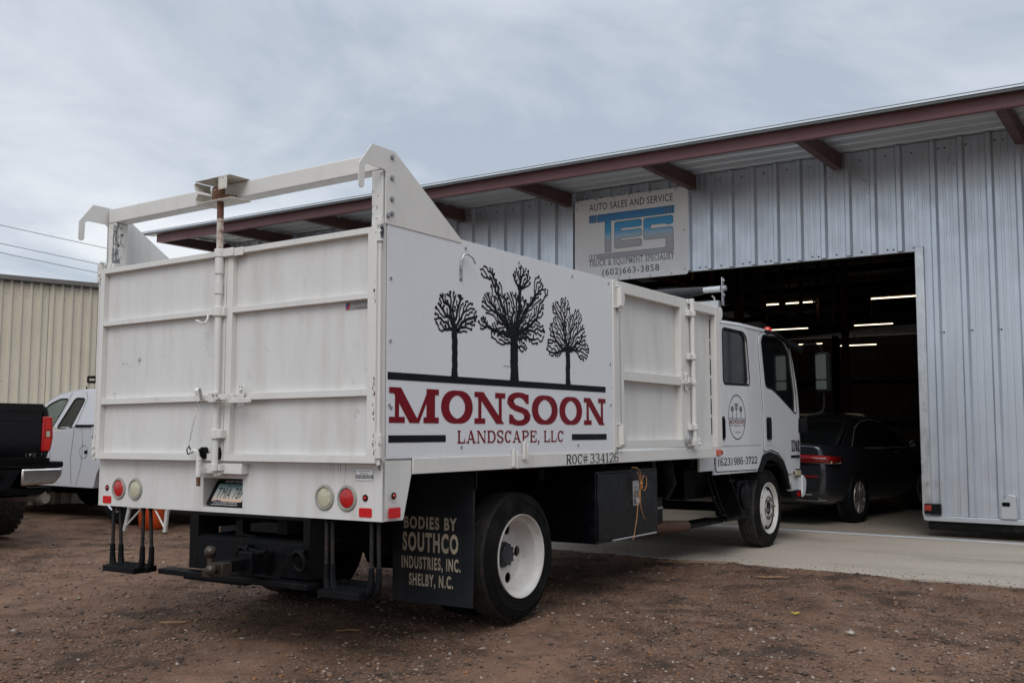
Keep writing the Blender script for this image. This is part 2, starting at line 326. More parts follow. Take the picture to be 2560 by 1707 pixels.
# ------------------------------------------------------------------ slab serif stroke lettering (cap height 1, advance returned)
def slab(ch, T=.20, t=.10, w=.8):
    """-> list of (points, width or widths); x runs 0..w"""
    h = t / 2; S = []
    def st(x, y0=0, y1=1, k=T): S.append(([(x, y0), (x, y1)], k))
    def sl(x0, y0, x1, y1, k): S.append(([(x0 - k / 2, y0), (x0 + k / 2, y0), (x1 + k / 2, y1), (x1 - k / 2, y1)], None))   # slanted stroke cut level at both ends
    def sf(x, y, l=None): l = l or T * .95; S.append(([(x - l, y), (x + l, y)], t))
    def ln(a, b, k): S.append(([a, b], k))
    def cv(pts, c):                                             # thick on the flanks, thin at top and bottom
        ws = []
        for i, p in enumerate(pts):
            a = Vector(pts[max(0, i - 1)]); b = Vector(pts[min(len(pts) - 1, i + 1)]); d = (b - a).normalized(); ws.append(t * c + (T - t * c) * abs(d.y) ** 1.5)
        S.append((pts, ws))
    l = T * .9
    if ch in 'O0':
        S.append((arc(w / 2, .5, w / 2 - T / 2, .5 - h * .85, 0, 360, 40), [t * .85 + (T - t * .85) * abs(math.cos(2 * math.pi * i / 40)) ** 1.4 for i in range(41)]))
    elif ch == 'M':
        st(l * .95, 0, 1, t * 1.05); st(w - l * 1.05, 0, 1, T); sl(l * .8, 1, w / 2, .0, T * 1.12); sl(w - l * 1.15, 1, w / 2 + T * .3, .0, t * .95)
        sf(l * .95, h, l * .95); sf(w - l, h, l * 1.0); ln((0, 1 - h), (l * 1.3, 1 - h), t); ln((w - l * 1.6, 1 - h), (w, 1 - h), t)
    elif ch == 'N':
        st(l * .8, 0, 1, t); st(w - l * .8, 0, 1, t); sl(l * .75, 1, w - l * .8, .0, T * 1.1); ln((0, 1 - h), (l * 1.2, 1 - h), t); sf(l * .8, h, l * .8); sf(w - l * .8, 1 - h, l * .8)
    elif ch == 'S':
        p = arc(w / 2, .735, w / 2 - T * .45, .235, 20, 180, 14) + [(T * .62, .64)] + [(w * .34, .54), (w * .66, .46)] + [(w - T * .6, .37)] + arc(w / 2, .27, w / 2 - T * .45, .235, 0, -165, 14)
        cv(p, 1.0); st(w - T * .45, .68, 1.0, t); st(T * .45, 0, .32, t)
    elif ch == 'L': st(l); sf(l, h, l); sf(l, 1 - h, l); ln((l, h), (w, h), t); st(w - h, 0, .34, t)
    elif ch == 'A': sl(w * .14, 0, w * .47, 1, t); sl(w * .47, 1, w * .84, 0, T * 1.05); ln((w * .24, .33), (w * .72, .33), t); sf(w * .14, h, w * .16); sf(w * .84, h, w * .18)
    elif ch == 'D': st(l); ln((0, h), (w * .5, h), t); ln((0, 1 - h), (w * .5, 1 - h), t); cv(arc(w * .48, .5, w * .52 - T / 2, .5 - h, -90, 90, 20), 1)
    elif ch == 'C': cv(arc(w / 2, .5, w / 2 - T / 2, .5 - h, 40, 322, 30), 1); st(w - T * .4, .66, 1, t)
    elif ch == 'P': st(l); sf(l, h, l); ln((0, 1 - h), (w * .55, 1 - h), t); ln((l, .46), (w * .55, .46), t); cv(arc(w * .52, .73, w * .46 - T / 2, .27 - h + .02, -90, 90, 16), 1)
    elif ch == 'R': st(l); sf(l, h, l); ln((0, 1 - h), (w * .52, 1 - h), t); ln((l, .48), (w * .55, .48), t); cv(arc(w * .5, .74, w * .45 - T / 2, .26 - h + .02, -90, 90, 16), 1); ln((w * .5, .48), (w - T * .5, .04), T); ln((w - T * .9, h), (w, h), t)
    elif ch == 'E': st(l); ln((0, h), (w, h), t); ln((0, 1 - h), (w, 1 - h), t); ln((l, .52), (w * .68, .52), t); st(w - h, 0, .32, t); st(w - h, .7, 1, t); st(w * .68, .4, .64, t)
    elif ch == 'T': st(w / 2); sf(w / 2, h, l); ln((0, 1 - h), (w, 1 - h), t); st(h, .68, 1, t); st(w - h, .68, 1, t)
    elif ch == 'I': st(w / 2); sf(w / 2, h, w / 2); sf(w / 2, 1 - h, w / 2)
    elif ch == 'Z': ln((0, 1 - h), (w, 1 - h), t); ln((w - T * .55, .95), (T * .55, .05), T); ln((0, h), (w, h), t); st(h, .72, 1, t); st(w - h, 0, .3, t)
    elif ch == '1': st(w * .55); ln((w * .12, .78), (w * .5, .96), t); sf(w * .55, h, w * .4)
    elif ch == '2': cv(arc(w / 2, .72, w / 2 - T * .5, .25, 170, -20, 16) + [(w * .6, .38), (T * .4, .08)], 1); ln((0, h), (w, h), t * 1.2); st(w - h, 0, .25, t)
    elif ch == '3': cv(arc(w * .46, .745, w * .46 - T * .4, .225, 160, -90, 16), 1); cv(arc(w * .46, .27, w * .5 - T * .4, .24, 90, -165, 16), 1)
    elif ch == '4': st(w * .7); sf(w * .7, h, w * .24); ln((w * .68, .96), (0.02, .3), t); ln((0, .3), (w, .3), t)
    elif ch == '6': cv(arc(w / 2, .3, w / 2 - T / 2, .27, 0, 360, 26), .9); cv([(T * .5, .33), (T * .55, .6)] + arc(w / 2 + .02, .7, w / 2 - T * .6, .27, 160, 40, 10), 1)
    elif ch == '9': cv(arc(w / 2, .7, w / 2 - T / 2, .27, 0, 360, 26), .9); cv([(w - T * .5, .67), (w - T * .55, .4)] + arc(w / 2 - .02, .3, w / 2 - T * .6, .27, -20, -140, 10), 1)
    elif ch == '7': ln((0, 1 - h), (w, 1 - h), t * 1.4); ln((w - T * .4, .96), (w * .38, 0), T); st(h, .72, 1, t)
    elif ch == '8': cv(arc(w / 2, .75, w / 2 - T * .65, .22, 0, 360, 26), .9); cv(arc(w / 2, .26, w / 2 - T * .5, .23, 0, 360, 26), .9)
    elif ch == '5': ln((T * .4, .96), (w * .9, .96), t * 1.4); st(T * .45, .5, 1, t); cv([(T * .5, .56)] + arc(w * .46, .32, w * .52 - T * .5, .28, 100, -160, 16), 1)
    elif ch == '#': ln((w * .3, 0), (w * .42, 1), t); ln((w * .62, 0), (w * .74, 1), t); ln((0, .36), (w, .36), t); ln((0, .66), (w, .66), t)
    elif ch == '(': cv(arc(w * 1.3, .45, w * 1.1, .75, 135, 225, 14), .6)
    elif ch == ')': cv(arc(-w * .3, .45, w * 1.1, .75, 45, -45, 14), .6)
    elif ch == '-': ln((w * .1, .45), (w * .9, .45), t * 1.3)
    elif ch == ',': ln((w * .5, .16), (w * .5, 0), T); ln((w * .55, .02), (w * .25, -.2), t)
    elif ch == '.': ln((w * .5, .2), (w * .5, 0), T)
    return S
def slab_line(mb, chars, fr, off, z0, z1, shear=0.0, T=.2, t=.1, step=.00012):
    """chars = [(ch, x0, x1)]"""
    H = z1 - z0
    for ch, x0, x1 in chars:
        w = (x1 - x0) / H
        for i, (pts, wd) in enumerate(slab(ch, T, t, w)):
            P = [(x0 + (p[0] + shear * p[1]) * H, z0 + p[1] * H) for p in pts]
            if wd is None: mb.add([fr(p[0], p[1], off + i * step) for p in P], [tuple(range(len(P)))]); continue
            ww = [q * H for q in wd] if isinstance(wd, (list, tuple)) else wd * H
            cl = len(pts) > 8 and (Vector(pts[0]) - Vector(pts[-1])).length < 1e-4
            if cl: P = P[:-1]; ww = ww[:-1] if isinstance(ww, list) else ww
            mb.ribbon(P, ww, fr, off + i * step, closed=cl)
def spread(s, x0, x1, wid, gap=.13):
    """lay characters out between x0 and x1 with relative widths"""
    ws = [wid.get(c, .62) for c in s]; tot = sum(ws) + gap * (len(s) - 1); k = (x1 - x0) / tot; o = []; x = x0
    for c, w in zip(s, ws):
        if c != ' ': o.append((c, x, x + w * k))
        x += (w + gap) * k
    return o
# ------------------------------------------------------------------ branching tree silhouette (printed emblem)
def emblem_tree(mb, fr, off, base, fork, blobs, base_w, seed, scale=1.0, npts=420, tip=.007, gap=.0205):
    rg = random.Random(seed); pts = []; gap *= scale; base, fork = Vector(base), Vector(fork)
    tot_a = [b[2] * b[3] for b in blobs]
    for _ in range(npts * 30):
        cx, cz, rx, rz = rg.choices(blobs, tot_a)[0]; a = rg.random() * 6.283; r = math.sqrt(rg.random()); p = Vector((cx + rx * r * math.cos(a), cz + rz * r * math.sin(a)))
        if all((p - q).length > gap for q in pts): pts.append(p)
        if len(pts) >= npts: break
    nodes = [base]; par = [-1]; ln = [0.0]; d = fork - base; n = 8
    for i in range(n): nodes.append(base + d * (i + 1) / n + Vector((rg.uniform(-1, 1) * .003 * scale, 0))); par.append(len(nodes) - 2); ln.append(0.0)
    pts.sort(key=lambda p: (p - fork).length)
    for p in pts:
        best = min(range(4, len(nodes)), key=lambda i_: (nodes[i_] - p).length + .42 * ln[i_]); q = nodes[best]; dv = p - q; k = max(1, int(dv.length / (.016 * scale))); side_ = Vector((-dv.y, dv.x)).normalized() * rg.uniform(-.18, .18) * dv.length if dv.length > 0 else Vector((0, 0)); last = best
        for j in range(1, k + 1):
            t_ = j / k; nodes.append(q + dv * t_ + side_ * math.sin(math.pi * t_) + Vector((rg.gauss(0, .0016), rg.gauss(0, .0016))) * scale * (j < k)); par.append(last); ln.append(ln[last] + dv.length / k); last = len(nodes) - 1
    k = len(nodes); ar = [0.0] * k; kids = [0] * k
    for i in range(k - 1, 0, -1):
        if kids[i] == 0: ar[i] = 1.0
        ar[par[i]] += ar[i]; kids[par[i]] += 1
    tot = max(ar)
    wd = [max(tip * scale, base_w * (ar[i] / tot) ** .44) for i in range(k)]
    for i in range(1, k):
        a, b = nodes[par[i]], nodes[i]; ex = (b - a).normalized() * wd[i] * .35; fl = 1.3 if par[i] == 0 else 1.0
        mb.ribbon([a - ex, b + ex], [min(wd[par[i]], wd[i] * 1.5) * fl, wd[i]], fr, off + (i % 7) * 2e-5)
        if kids[i] == 0:
            s_ = tip * scale * rg.uniform(.6, 1.1); t_ = rg.random() * 3; mb.ribbon([b - Vector((math.cos(t_), math.sin(t_))) * s_, b + Vector((math.cos(t_), math.sin(t_))) * s_], s_ * 1.5, fr, off + 1.6e-4)
# ------------------------------------------------------------------ the dump truck (truck frame: x forward, y to its left, z up; origin under the right rear corner)
WD = 2.457
TC = Vector((3.2, 1.23, 0))
TL = Vector((TC.x, TC.y * math.cos(TA), -TC.y * math.sin(TA)))
truck = thing('dump_truck', 'white high sided landscape dump truck with three black trees over red lettering', 'truck', TL, rx=-TA, off=-TC)
FR_S = frame((0, 0, 0), (1, 0, 0), (0, 0, 1))            # right side: reads towards the cab, normal -y
FR_R = frame((0, 0, 0), (0, -1, 0), (0, 0, 1))           # rear: a = -y, normal -x
def rear(x): return frame((x, 0, 0), (0, -1, 0), (0, 0, 1))
def side(y): return frame((0, y, 0), (1, 0, 0), (0, 0, 1))
XF = -.06                                                # face of the rear doors
# rear skirt with the number plate recess
plate('rear_skirt', [(-WD, .737), (0, .737), (0, 1.05), (-WD, 1.05)], [[(-1.414, .767), (-1.067, .767), (-1.067, .937), (-1.414, .937)]], FR_R, -.02, 0, white, truck)
mb = MB(); mb.prism([(.001, .737), (.172, .734), (.238, .974), (.238, 1.05), (.001, 1.05)], FR_S, -.014, .0)
mb.prism([(.001, .737), (.172, .734), (.238, .974), (.238, 1.05), (.001, 1.05)], side(WD), -.0, .014); mb.box(.02, .17, .016, WD - .016, .735, .741)
mb.build('skirt_side', white, truck, .004)
mb = MB(); b0, b1, z0, z1 = 1.067, 1.414, .767, .937
mb.box(.021, .24, b0 - .006, b0 - .001, z0, z1).box(.021, .24, b1 + .001, b1 + .006, z0, z1).box(.021, .24, b0, b1, z1 + .001, z1 + .005).box(.021, .24, b0, b1, z0 - .005, z0 - .001).box(.24, .245, b0, b1, z0, z1)
mb.build('plate_recess', white, truck)
# number plate, tilted back
ang = math.atan2(.09, .145); FP = frame((.012, 1.398, .772), (0, -1, 0), (math.sin(ang), 0, math.cos(ang)))
pl = plate('number_plate', rrect(.012, .308, .012, .160, .012), [], FP, -.003, .001, pm('plate_print', (.6, .6, .6), .5), truck)
m = MATS['plate_print']; t = m.node_tree; b = t.nodes['Principled BSDF']; g = t.nodes.new('ShaderNodeTexCoord'); sp = t.nodes.new('ShaderNodeSeparateXYZ'); t.links.new(g.outputs['Object'], sp.inputs[0])
mr = t.nodes.new('ShaderNodeMapRange'); mr.inputs[1].default_value = .785; mr.inputs[2].default_value = .905; t.links.new(sp.outputs[2], mr.inputs[0])
cr = t.nodes.new('ShaderNodeValToRGB'); t.links.new(mr.outputs[0], cr.inputs[0]); el = cr.color_ramp.elements; el[0].position = .05; el[0].color = (.62, .33, .2, 1); el[1].position = 1; el[1].color = (.06, .22, .22, 1)
q = el.new(.28); q.color = (.68, .6, .5, 1); q = el.new(.62); q.color = (.55, .62, .6, 1); t.links.new(cr.outputs[0], b.inputs['Base Color'])
plate('plate_frame', rrect(0, .32, 0, .172, .016), [rrect(.022, .298, .026, .148, .012)], FP, .001, .008, blkplast, pl)
text('plate_number', 'TMA 78P', FP, .045, .278, .050, .122, .0022, signdark, pl, offset=-.002, spacing=1.1)
text('plate_state', 'ARIZONA', FP, .098, .225, .128, .143, .0022, pm('teal_print', (.03, .12, .13), .5), pl)
text('frame_lettering', '877-870-TRUCKS', FP, .08, .24, .154, .167, .0085, signw, pl, shear=.2)
text('frame_lettering', 'Corporate Auto Wholesale', FP, .055, .265, .014, .023, .0085, signw, pl); text('frame_lettering', 'www.GoodWorkTrucksForSale.com', FP, .045, .275, .003, .011, .0085, signw, pl)
mb = MB(); mb.add([FP(a, c, .0025) for a, c in [(.03, .027), (.05, .038), (.062, .032), (.075, .043), (.09, .034), (.1, .04), (.118, .027)]], [tuple(range(7))]); mb.build('plate_mountains', pm('purple_print', (.07, .035, .12), .6), pl)
# rear doors
def rear_door(y0, y1, left):
    mb = MB(); zt, zb = 2.285, 1.04; fw = .058 if not left else .037
    mb.box(-.022, -.018, y0 + .012, y1 - .012, zb + .01, zt - .01)
    yo0, yo1 = (y0, y0 + .06) if not left else (y1 - .04, y1)          # hinge side upright
    mb.box(XF, -.014, yo0, yo1, zb, zt)
    ys0, ys1 = (y1 - .05, y1) if not left else (y0, y0 + .03)          # meeting side upright
    mb.box(XF, -.014, ys0, ys1, zb + .042, zt - .033)
    ia, ib = (yo1, y1) if not left else (y0, yo0)
    for za, zc, pr in ((zt - .033, zt, 0), (1.904, 1.936, .002), (1.391, 1.428, .002), (zb, zb + .042, 0)):
        mb.box(XF + pr, -.014, ia, ib, za, zc)
        mb.box(XF + .012, -.02, ia, ib, za - .003, za)                    # weld bead shadow line
    return mb.build('rear_door', cream if 0 else door_mats, truck, .005)
door_mats = [cream]
d_r = rear_door(0.0, 1.172, False); d_l = rear_door(1.178, 2.423, True)
# broad sheets of the doors in smoother paint, with their scuffs, scratches and rust spots
scuffm = pm('scuff_primer', (.16, .165, .19), .6, var=.3, vs=80); scratchm = pm('scratch_grey', (.34, .33, .32), .6); rg = random.Random(3)
for dd, ya, yb in ((d_r, .06, 1.122), (d_l, 1.208, 2.383)):
    mb = MB()
    for za, zc in ((1.0825, 1.388), (1.4285, 1.901), (1.9365, 2.249)): mb.box(-.0235, -.0222, ya + .001, yb - .001, za, zc)
    k = 0
    for (y, z, n, s_) in ((2.20, 1.645, 7, .012), (2.03, 1.665, 22, .016), (2.16, 1.645, 3, .01), (2.12, 1.637, 3, .008), (2.28, 1.45, 6, .012), (.16, 1.30, 5, .014), (.10, 1.53, 3, .02), (1.37, 1.69, 5, .03)):
        for i in range(n):
            p = -y + rg.gauss(0, s_ * .6); c = z + rg.gauss(0, s_ * .6); l = rg.uniform(.004, .014); th = rg.uniform(0, 3.1); w_ = rg.uniform(.0012, .005); k += 1
            if ya < y < yb: mb.ribbon([(p, c), (p + l * math.cos(th), c + l * math.sin(th))], w_, rear(-.0238), k * 5e-6, 1)
    for i in range(24):
        p, z, l, th = -rg.uniform(ya + .06, yb - .06), rg.uniform(1.1, 2.2), rg.uniform(.01, .06), rg.gauss(1.57, .7); mb.ribbon([(p, z), (p + l * math.cos(th), z + l * math.sin(th))], rg.uniform(.0008, .0022), rear(-.0238), i * 1e-5, 2)
    if ya < .1:
        for i in range(34):
            z = rg.choice((1.10, 1.16, 1.29, 1.38, 1.46, 1.9)) + rg.gauss(0, .025); p = -.006 - abs(rg.gauss(0, .006)); mb.ribbon([(p, z), (p + rg.uniform(-.003, .003), z + rg.uniform(.004, .02))], rg.uniform(.002, .008), rear(XF - .0006), i * 1e-5, 3)
    mb.build('door_sheet', [white, scuffm, scratchm, rustpipe], dd)
# the makers' flag sticker
FQ = rear(-.0245); st_ = plate('maker_sticker', rrect(-.251, -.078, 1.856, 1.899, .003), [], FQ, -.0004, .0004, pm('sticker_grey', (.30, .29, .29), .5), truck)
mb = MB(); mb.add([FQ(a, c, .0008) for a, c in [(-.248, 1.86), (-.222, 1.86), (-.215, 1.895), (-.243, 1.895)]], [(0, 1, 2, 3)]); mb.build('sticker_flag', pm('flag_red', (.4, .03, .03), .5), st_)
mb = MB(); mb.add([FQ(a, c, .0012) for a, c in [(-.246, 1.872), (-.232, 1.872), (-.230, 1.893), (-.243, 1.893)]], [(0, 1, 2, 3)]); mb.build('sticker_flag', pm('flag_blue', (.03, .05, .3), .5), st_)
text('sticker_lettering', 'Southco', FQ, -.212, -.084, 1.870, 1.896, .0016, signdark, st_, offset=.03, shear=.25); text('sticker_lettering', 'INDUSTRIES', FQ, -.165, -.084, 1.8585, 1.8665, .0016, signdark, st_)
text('sticker_lettering', 'Southco', FQ, -.211, -.085, 1.871, 1.895, .0020, signw, st_, offset=-.004, shear=.25)
# door furniture
lr = MB(); lr.tube((-.085, 1.213, 1.0), (-.085, 1.213, 2.275), .020, 16); lr.tube((-.085, 1.213, 2.02), (-.085, 1.213, 2.09), .0255, 16).tube((-.085, 1.213, 2.14), (-.085, 1.213, 2.24), .0262, 16)
lr.tube((-.085, 1.213, .985), (-.085, 1.213, 1.02), .027, 12)
rod = lr.build('lock_rod', cream, truck)
mb = MB(); mb.tube((-.085, 1.213, 2.275), (-.085, 1.2145, 2.47), .020, 16); mb.build('rod_end', rusty, rod)
mb = MB(); mb.tube((-.085, 1.2145, 2.47), (-.085, 1.216, 2.62), .020, 16); mb.tube((-.085, 1.216, 2.615), (-.085, 1.216, 2.665), .025, 12); mb.tube((-.085, 1.262, 2.59), (-.085, 1.262, 2.665), .02, 12); mb.tube((-.1, 1.22, 2.61), (-.03, 1.14, 2.60), .012); mb.build('rod_end', rustpipe, rod)
mb = MB()
for z, h in ((2.263, .05), (1.915, .055), (1.196, .055)):
    mb.box(-.085, XF - .001, 1.10 if z > 2 else 1.165, 1.19, z - h / 2, z + h / 2); mb.tube((-.085, 1.213, z - h / 2), (-.085, 1.213, z + h / 2), .031, 16)
mb.box(-.068, XF - .001, 1.03, 1.2, 2.238, 2.287); mb.box(-.1, XF - .001, 1.15, 1.245, 1.172, 1.222)
mb.build('rod_guide', cream, truck, .003)
mb = MB(); mb.tube((-.118, 1.2, 1.378), (-.118, 1.2, 1.437), .03, 14); mb.box(-.128, -.1, 1.02, 1.19, 1.392, 1.424); mb.box(-.131, -.119, .873, 1.06, 1.371, 1.401); mb.tube((-.132, 1.2, 1.41), (-.11, 1.2, 1.41), .022, 12)
mb.prism(rrect(-1.03, -.985, 1.40, 1.475, .018), rear(0), .065, .078); mb.prism(rrect(-1.02, -.975, 1.345, 1.395, .018), rear(0), .085, .098); mb.tube((-.09, 1.007, 1.45), (-.075, 1.007, 1.45), .012, 10)
mb.build('lock_handle', worn, truck, .003)
mb = MB(); pts = [(-.065, 1.365, 1.395), (-.085, 1.36, 1.43), (-.1, 1.352, 1.462), (-.12, 1.345, 1.468), (-.135, 1.335, 1.45), (-.128, 1.33, 1.42)]
for a, c in zip(pts, pts[1:]): mb.add([(a[0], a[1] - .016, a[2]), (a[0], a[1] + .016, a[2]), (c[0], c[1] + .014, c[2]), (c[0], c[1] - .014, c[2]), (a[0] + .006, a[1] - .016, a[2]), (a[0] + .006, a[1] + .016, a[2]), (c[0] + .006, c[1] + .014, c[2]), (c[0] + .006, c[1] - .014, c[2])], [(0, 1, 2, 3), (4, 7, 6, 5), (0, 4, 5, 1), (2, 6, 7, 3), (1, 5, 6, 2), (0, 3, 7, 4)])
mb.build('handle_catch', cream, truck)
mb = MB(); mb.path([(-.064, 1.33, 1.905), (-.07, 1.325, 1.88), (-.09, 1.32, 1.855), (-.115, 1.325, 1.85), (-.125, 1.34, 1.862), (-.12, 1.365, 1.868)], .007, 8); mb.build('door_hook', cream, truck)
ch = MB(); P0, P1 = Vector((-.075, 1.378, 1.388)), Vector((-.115, 1.416, 1.115))
for i in range(13):
    c = P0.lerp(P1, (i + .5) / 13) + Vector((-.006 * math.sin(i * .24), 0, 0)); dz = (P1 - P0).normalized(); ww = Vector((0, 1, 0)) if i % 2 else Vector((1, 0, 0)); ww = (ww - dz * ww.dot(dz)).normalized()
    ch.path([c + dz * .0145 * math.sin(th) + ww * .006 * math.cos(th) for th in [k * math.pi / 5 for k in range(10)]], .0022, 6, closed=True)
chain = ch.build('chain', worn, truck)
mb = MB(); c = Vector((-.115, 1.412, 1.1)); mb.path([c + Vector((0, .016 * math.cos(k * .628), .022 * math.sin(k * .628))) for k in range(10)], .004, 6, closed=True); mb.build('chain_shackle', steel_black, chain)
mb = MB(); mb.path([(-.108, 1.40, 1.092), (-.108, 1.37, 1.10), (-.108, 1.345, 1.093), (-.105, 1.337, 1.06), (-.105, 1.337, 1.035)], .012, 10); mb.tube((-.1, 1.337, 1.06), (-.1, 1.337, .945), .017, 12); mb.box(-.1, -.001, 1.32, 1.354, .965, 1.0); pin = mb.build('drop_pin', worn, truck, .002)
mb = MB(); mb.tube((-.1, 1.337, .95), (-.1, 1.337, .893), .0125, 10); mb.build('pin_tip', rustpipe, pin)
for ya, yb in ((1.318, 1.366), (1.188, 1.243)):
    mb = MB(); mb.prism(rpoly([(-yb, 1.05), (-ya, 1.05), (-ya + .004, 1.09), (-ya - .008, 1.12), (-yb + .006, 1.12), (-yb, 1.085)], .01), rear(0), .045, .075)
    mb.tube((-.09, (ya + yb) / 2, 1.06), (-.09, (ya + yb) / 2, 1.11), .010, 8).tube((-.074, (ya + yb) / 2 - .012, 1.1), (-.086, (ya + yb) / 2 - .012, 1.1), .007, 8).tube((-.074, (ya + yb) / 2 + .01, 1.068), (-.086, (ya + yb) / 2 + .01, 1.068), .006, 8); mb.build('clip_latch', steel_black, truck, .002)
mb = MB(); mb.box(-.055, -.001, 1.019, 1.409, .966, 1.026); mb.box(-.09, -.056, 1.165, 1.18, .985, 1.02).box(-.09, -.056, 1.246, 1.261, .985, 1.02).path([(-.06, 1.25, .965), (-.085, 1.213, .958), (-.06, 1.18, .965)], .006, 8); mb.build('lock_keeper', cream, truck, .005)
# hinges and hinge rods of the rear doors
for yy, sg in ((-.004, 1), (WD + .004, -1)):
    for z0, z1 in ((2.205, 2.325), (1.065, 1.19)):
        mb = MB(); mb.tube((-.036, yy, z0), (-.036, yy, z1), .021, 14).box(-.05, -.02, yy, yy + sg * .03, z0 - .012, z0 - .004).box(-.05, -.02, yy, yy + sg * .03, z1 + .004, z1 + .012).tube((-.036, yy, z0 - .035), (-.036, yy, z1 + .02), .011, 10).tube((-.036, yy, z0 + .05), (-.062, yy + sg * .012, z0 + .05), .007, 8)
        mb.build('hinge', worn, d_r if sg > 0 else d_l, .002)
    mb = MB(); mb.tube((-.036, yy, 1.2), (-.036, yy, 2.19), .0095, 10); mb.build('hinge_rod', cream, d_r if sg > 0 else d_l)
mb = MB(); mb.box(-.012, .02, .0, .055, 1.05, 2.33).box(-.012, .02, WD - .055, WD, 1.05, 2.33); mb.build('corner_post', cream, truck, .003)
keeper = pm('keeper_paint', (.62, .6, .54), .5, var=.06, vs=6, grime=((.30, .17, .08), 9, .52, .72, .7), chips=(RUST, 20, .64, .69))
# head frame above the rear doors, with hook plates
mb = MB()
mb.box(.0, .10, .012, .092, 2.3, 2.606).box(0, .10, WD - .088, WD - .008, 2.3, 2.606); mb.build('head_frame_post', worn, truck, .006)
mb = MB(); mb.box(.0, .10, .012, WD - .008, 2.607, 2.704); mb.build('head_frame_beam', rusty if 0 else cream, truck, .006)
mb = MB()
mb.box(-.14, .02, 1.07, 1.385, 2.704 + .002, 2.710); mb.box(-.13, .02, 1.07, 1.385, 2.572, 2.578)                       # top and bottom leaves
mb.box(-.14, -.134, 1.101, 1.175, 2.63, 2.7055); 
mb.prism([(-1.385, 2.703), (-1.40, 2.69), (-1.385, 2.655), (-1.379, 2.657), (-1.392, 2.69), (-1.381, 2.7)], rear(0), .02, .138)
mb.prism([(-1.385, 2.572), (-1.40, 2.60), (-1.375, 2.640), (-1.368, 2.637), (-1.392, 2.600), (-1.379, 2.574)], rear(0), .02, .128)
mb.build('rod_keeper', keeper, truck, .003)
hook = [(-.11, 2.716), (.076, 2.715), (.165, 2.657), (.674, 2.329), (.674, 2.31), (.004, 2.31), (.004, 2.585), (-.012, 2.600)] + [(-.145, 2.602), (-.165, 2.588)] + [(-.167, 2.49)] + arc(-.188, 2.485, .021, .021, 10, -190, 8) + [(-.207, 2.592)]
for y in (-.008, WD + .002):
    o = plate('hook_plate', hook, [], side(y), -.006, .0, white if y > 0 else cream, truck)
    mb = MB(); s_ = -1 if y < 0 else 1; yb_ = y if y < 0 else y + .006
    for a, c in ((.05, 2.68), (.05, 2.565), (.05, 2.45), (.05, 2.37), (.02, 2.355)): mb.tube((a, yb_, c), (a, yb_ + s_ * .012, c), .011, 6).tube((a, yb_, c), (a, yb_ + s_ * .003, c), .016, 12)
    mb.build('bolt', zinc, o)
mb = MB(); rg = random.Random(12)
for i in range(70):
    z = 2.33 + .24 * rg.random() ** 1.6; a = -2.384 + rg.gauss(0, .006); l = rg.uniform(.006, .035); mb.ribbon([(a, z), (a + rg.uniform(-.004, .004), z + l)], rg.uniform(.002, .009), rear(-.0006), i * 4e-6)
    x = abs(rg.gauss(0, .018)); mb.ribbon([(x, z), (x + rg.uniform(-.004, .004), z + l)], rg.uniform(.002, .010), side(WD - .0888), i * 4e-6)
mb.build('bare_scrape', MATS['scuff_primer'], truck)
# body sides
SH = MB(); SH.box(.022, 2.54, -.004, .0, 1.062, 2.33); pnl = SH.build('side_panel', pm('side_panel_paint', (.70, .71, .73), .34, var=.02, vs=1.2, bump=.14, bs=2.0, grime=((.5, .5, .5), 5, .58, .8, .3), stretch=(1.5, 1, .5)), truck, .0015)
mb = MB()
for a, c in ((.05, 2.02), (.05, 1.685), (.045, 1.345), (.06, 1.33), (.72, 2.285), (1.29, 2.28), (1.96, 2.28), (2.49, 2.295), (.68, 1.115), (2.02, 1.113), (2.50, 1.7), (2.5, 1.40)): mb.tube((a, -.004, c), (a, -.009, c), .009, 10).tube((a, -.009, c), (a, -.012, c), .004, 8)
mb.build('rivet', zinc, pnl)
mb = MB(); mb.box(.66, .685, -.008, -.004, 2.085, 2.175).path([(.672, -.012, 2.15), (.668, -.014, 2.2), (.682, -.022, 2.238), (.705, -.035, 2.245), (.73, -.05, 2.225), (.752, -.055, 2.19)], .0055, 8).tube((.672, -.007, 2.1), (.672, -.014, 2.1), .007, 8).tube((.672, -.007, 2.16), (.672, -.014, 2.16), .007, 8); mb.build('tarp_hook', zinc, pnl)
mb = MB(); mb.box(.0, 4.67, .01, .03, 1.0, 1.06); mb.box(.02, 2.54, .004, .04, 1.07, 2.325)
mb.box(.02, 4.6, WD - .04, WD, 1.06, 2.33); mb.box(4.56, 4.6, .04, WD - .04, 1.06, 2.33); mb.box(.02, 4.6, .04, WD - .04, 1.045, 1.058); mb.build('box_body', white, truck, .003)
mb = MB(); mb.box(.2385, 4.668, -.012, .0, .9755, 1.0605); mb.box(.2385, 4.668, WD, WD + .012, .9755, 1.0605); mb.box(.2385, 4.668, .0, .05, .9755, .981); mb.build('side_rail', cream, truck, .004)
mb = MB()
for a, z in ((1.19, .985), (1.31, 1.03)): mb.box(a, a + .022, -.032, -.012, z, z + .115).box(a + .022, a + .045, -.026, -.012, z + .03, z + .085).tube((a + .034, -.03, z - .01), (a + .034, -.03, z + .1), .007, 8)
mb.build('rail_latch', cream, truck, .002)
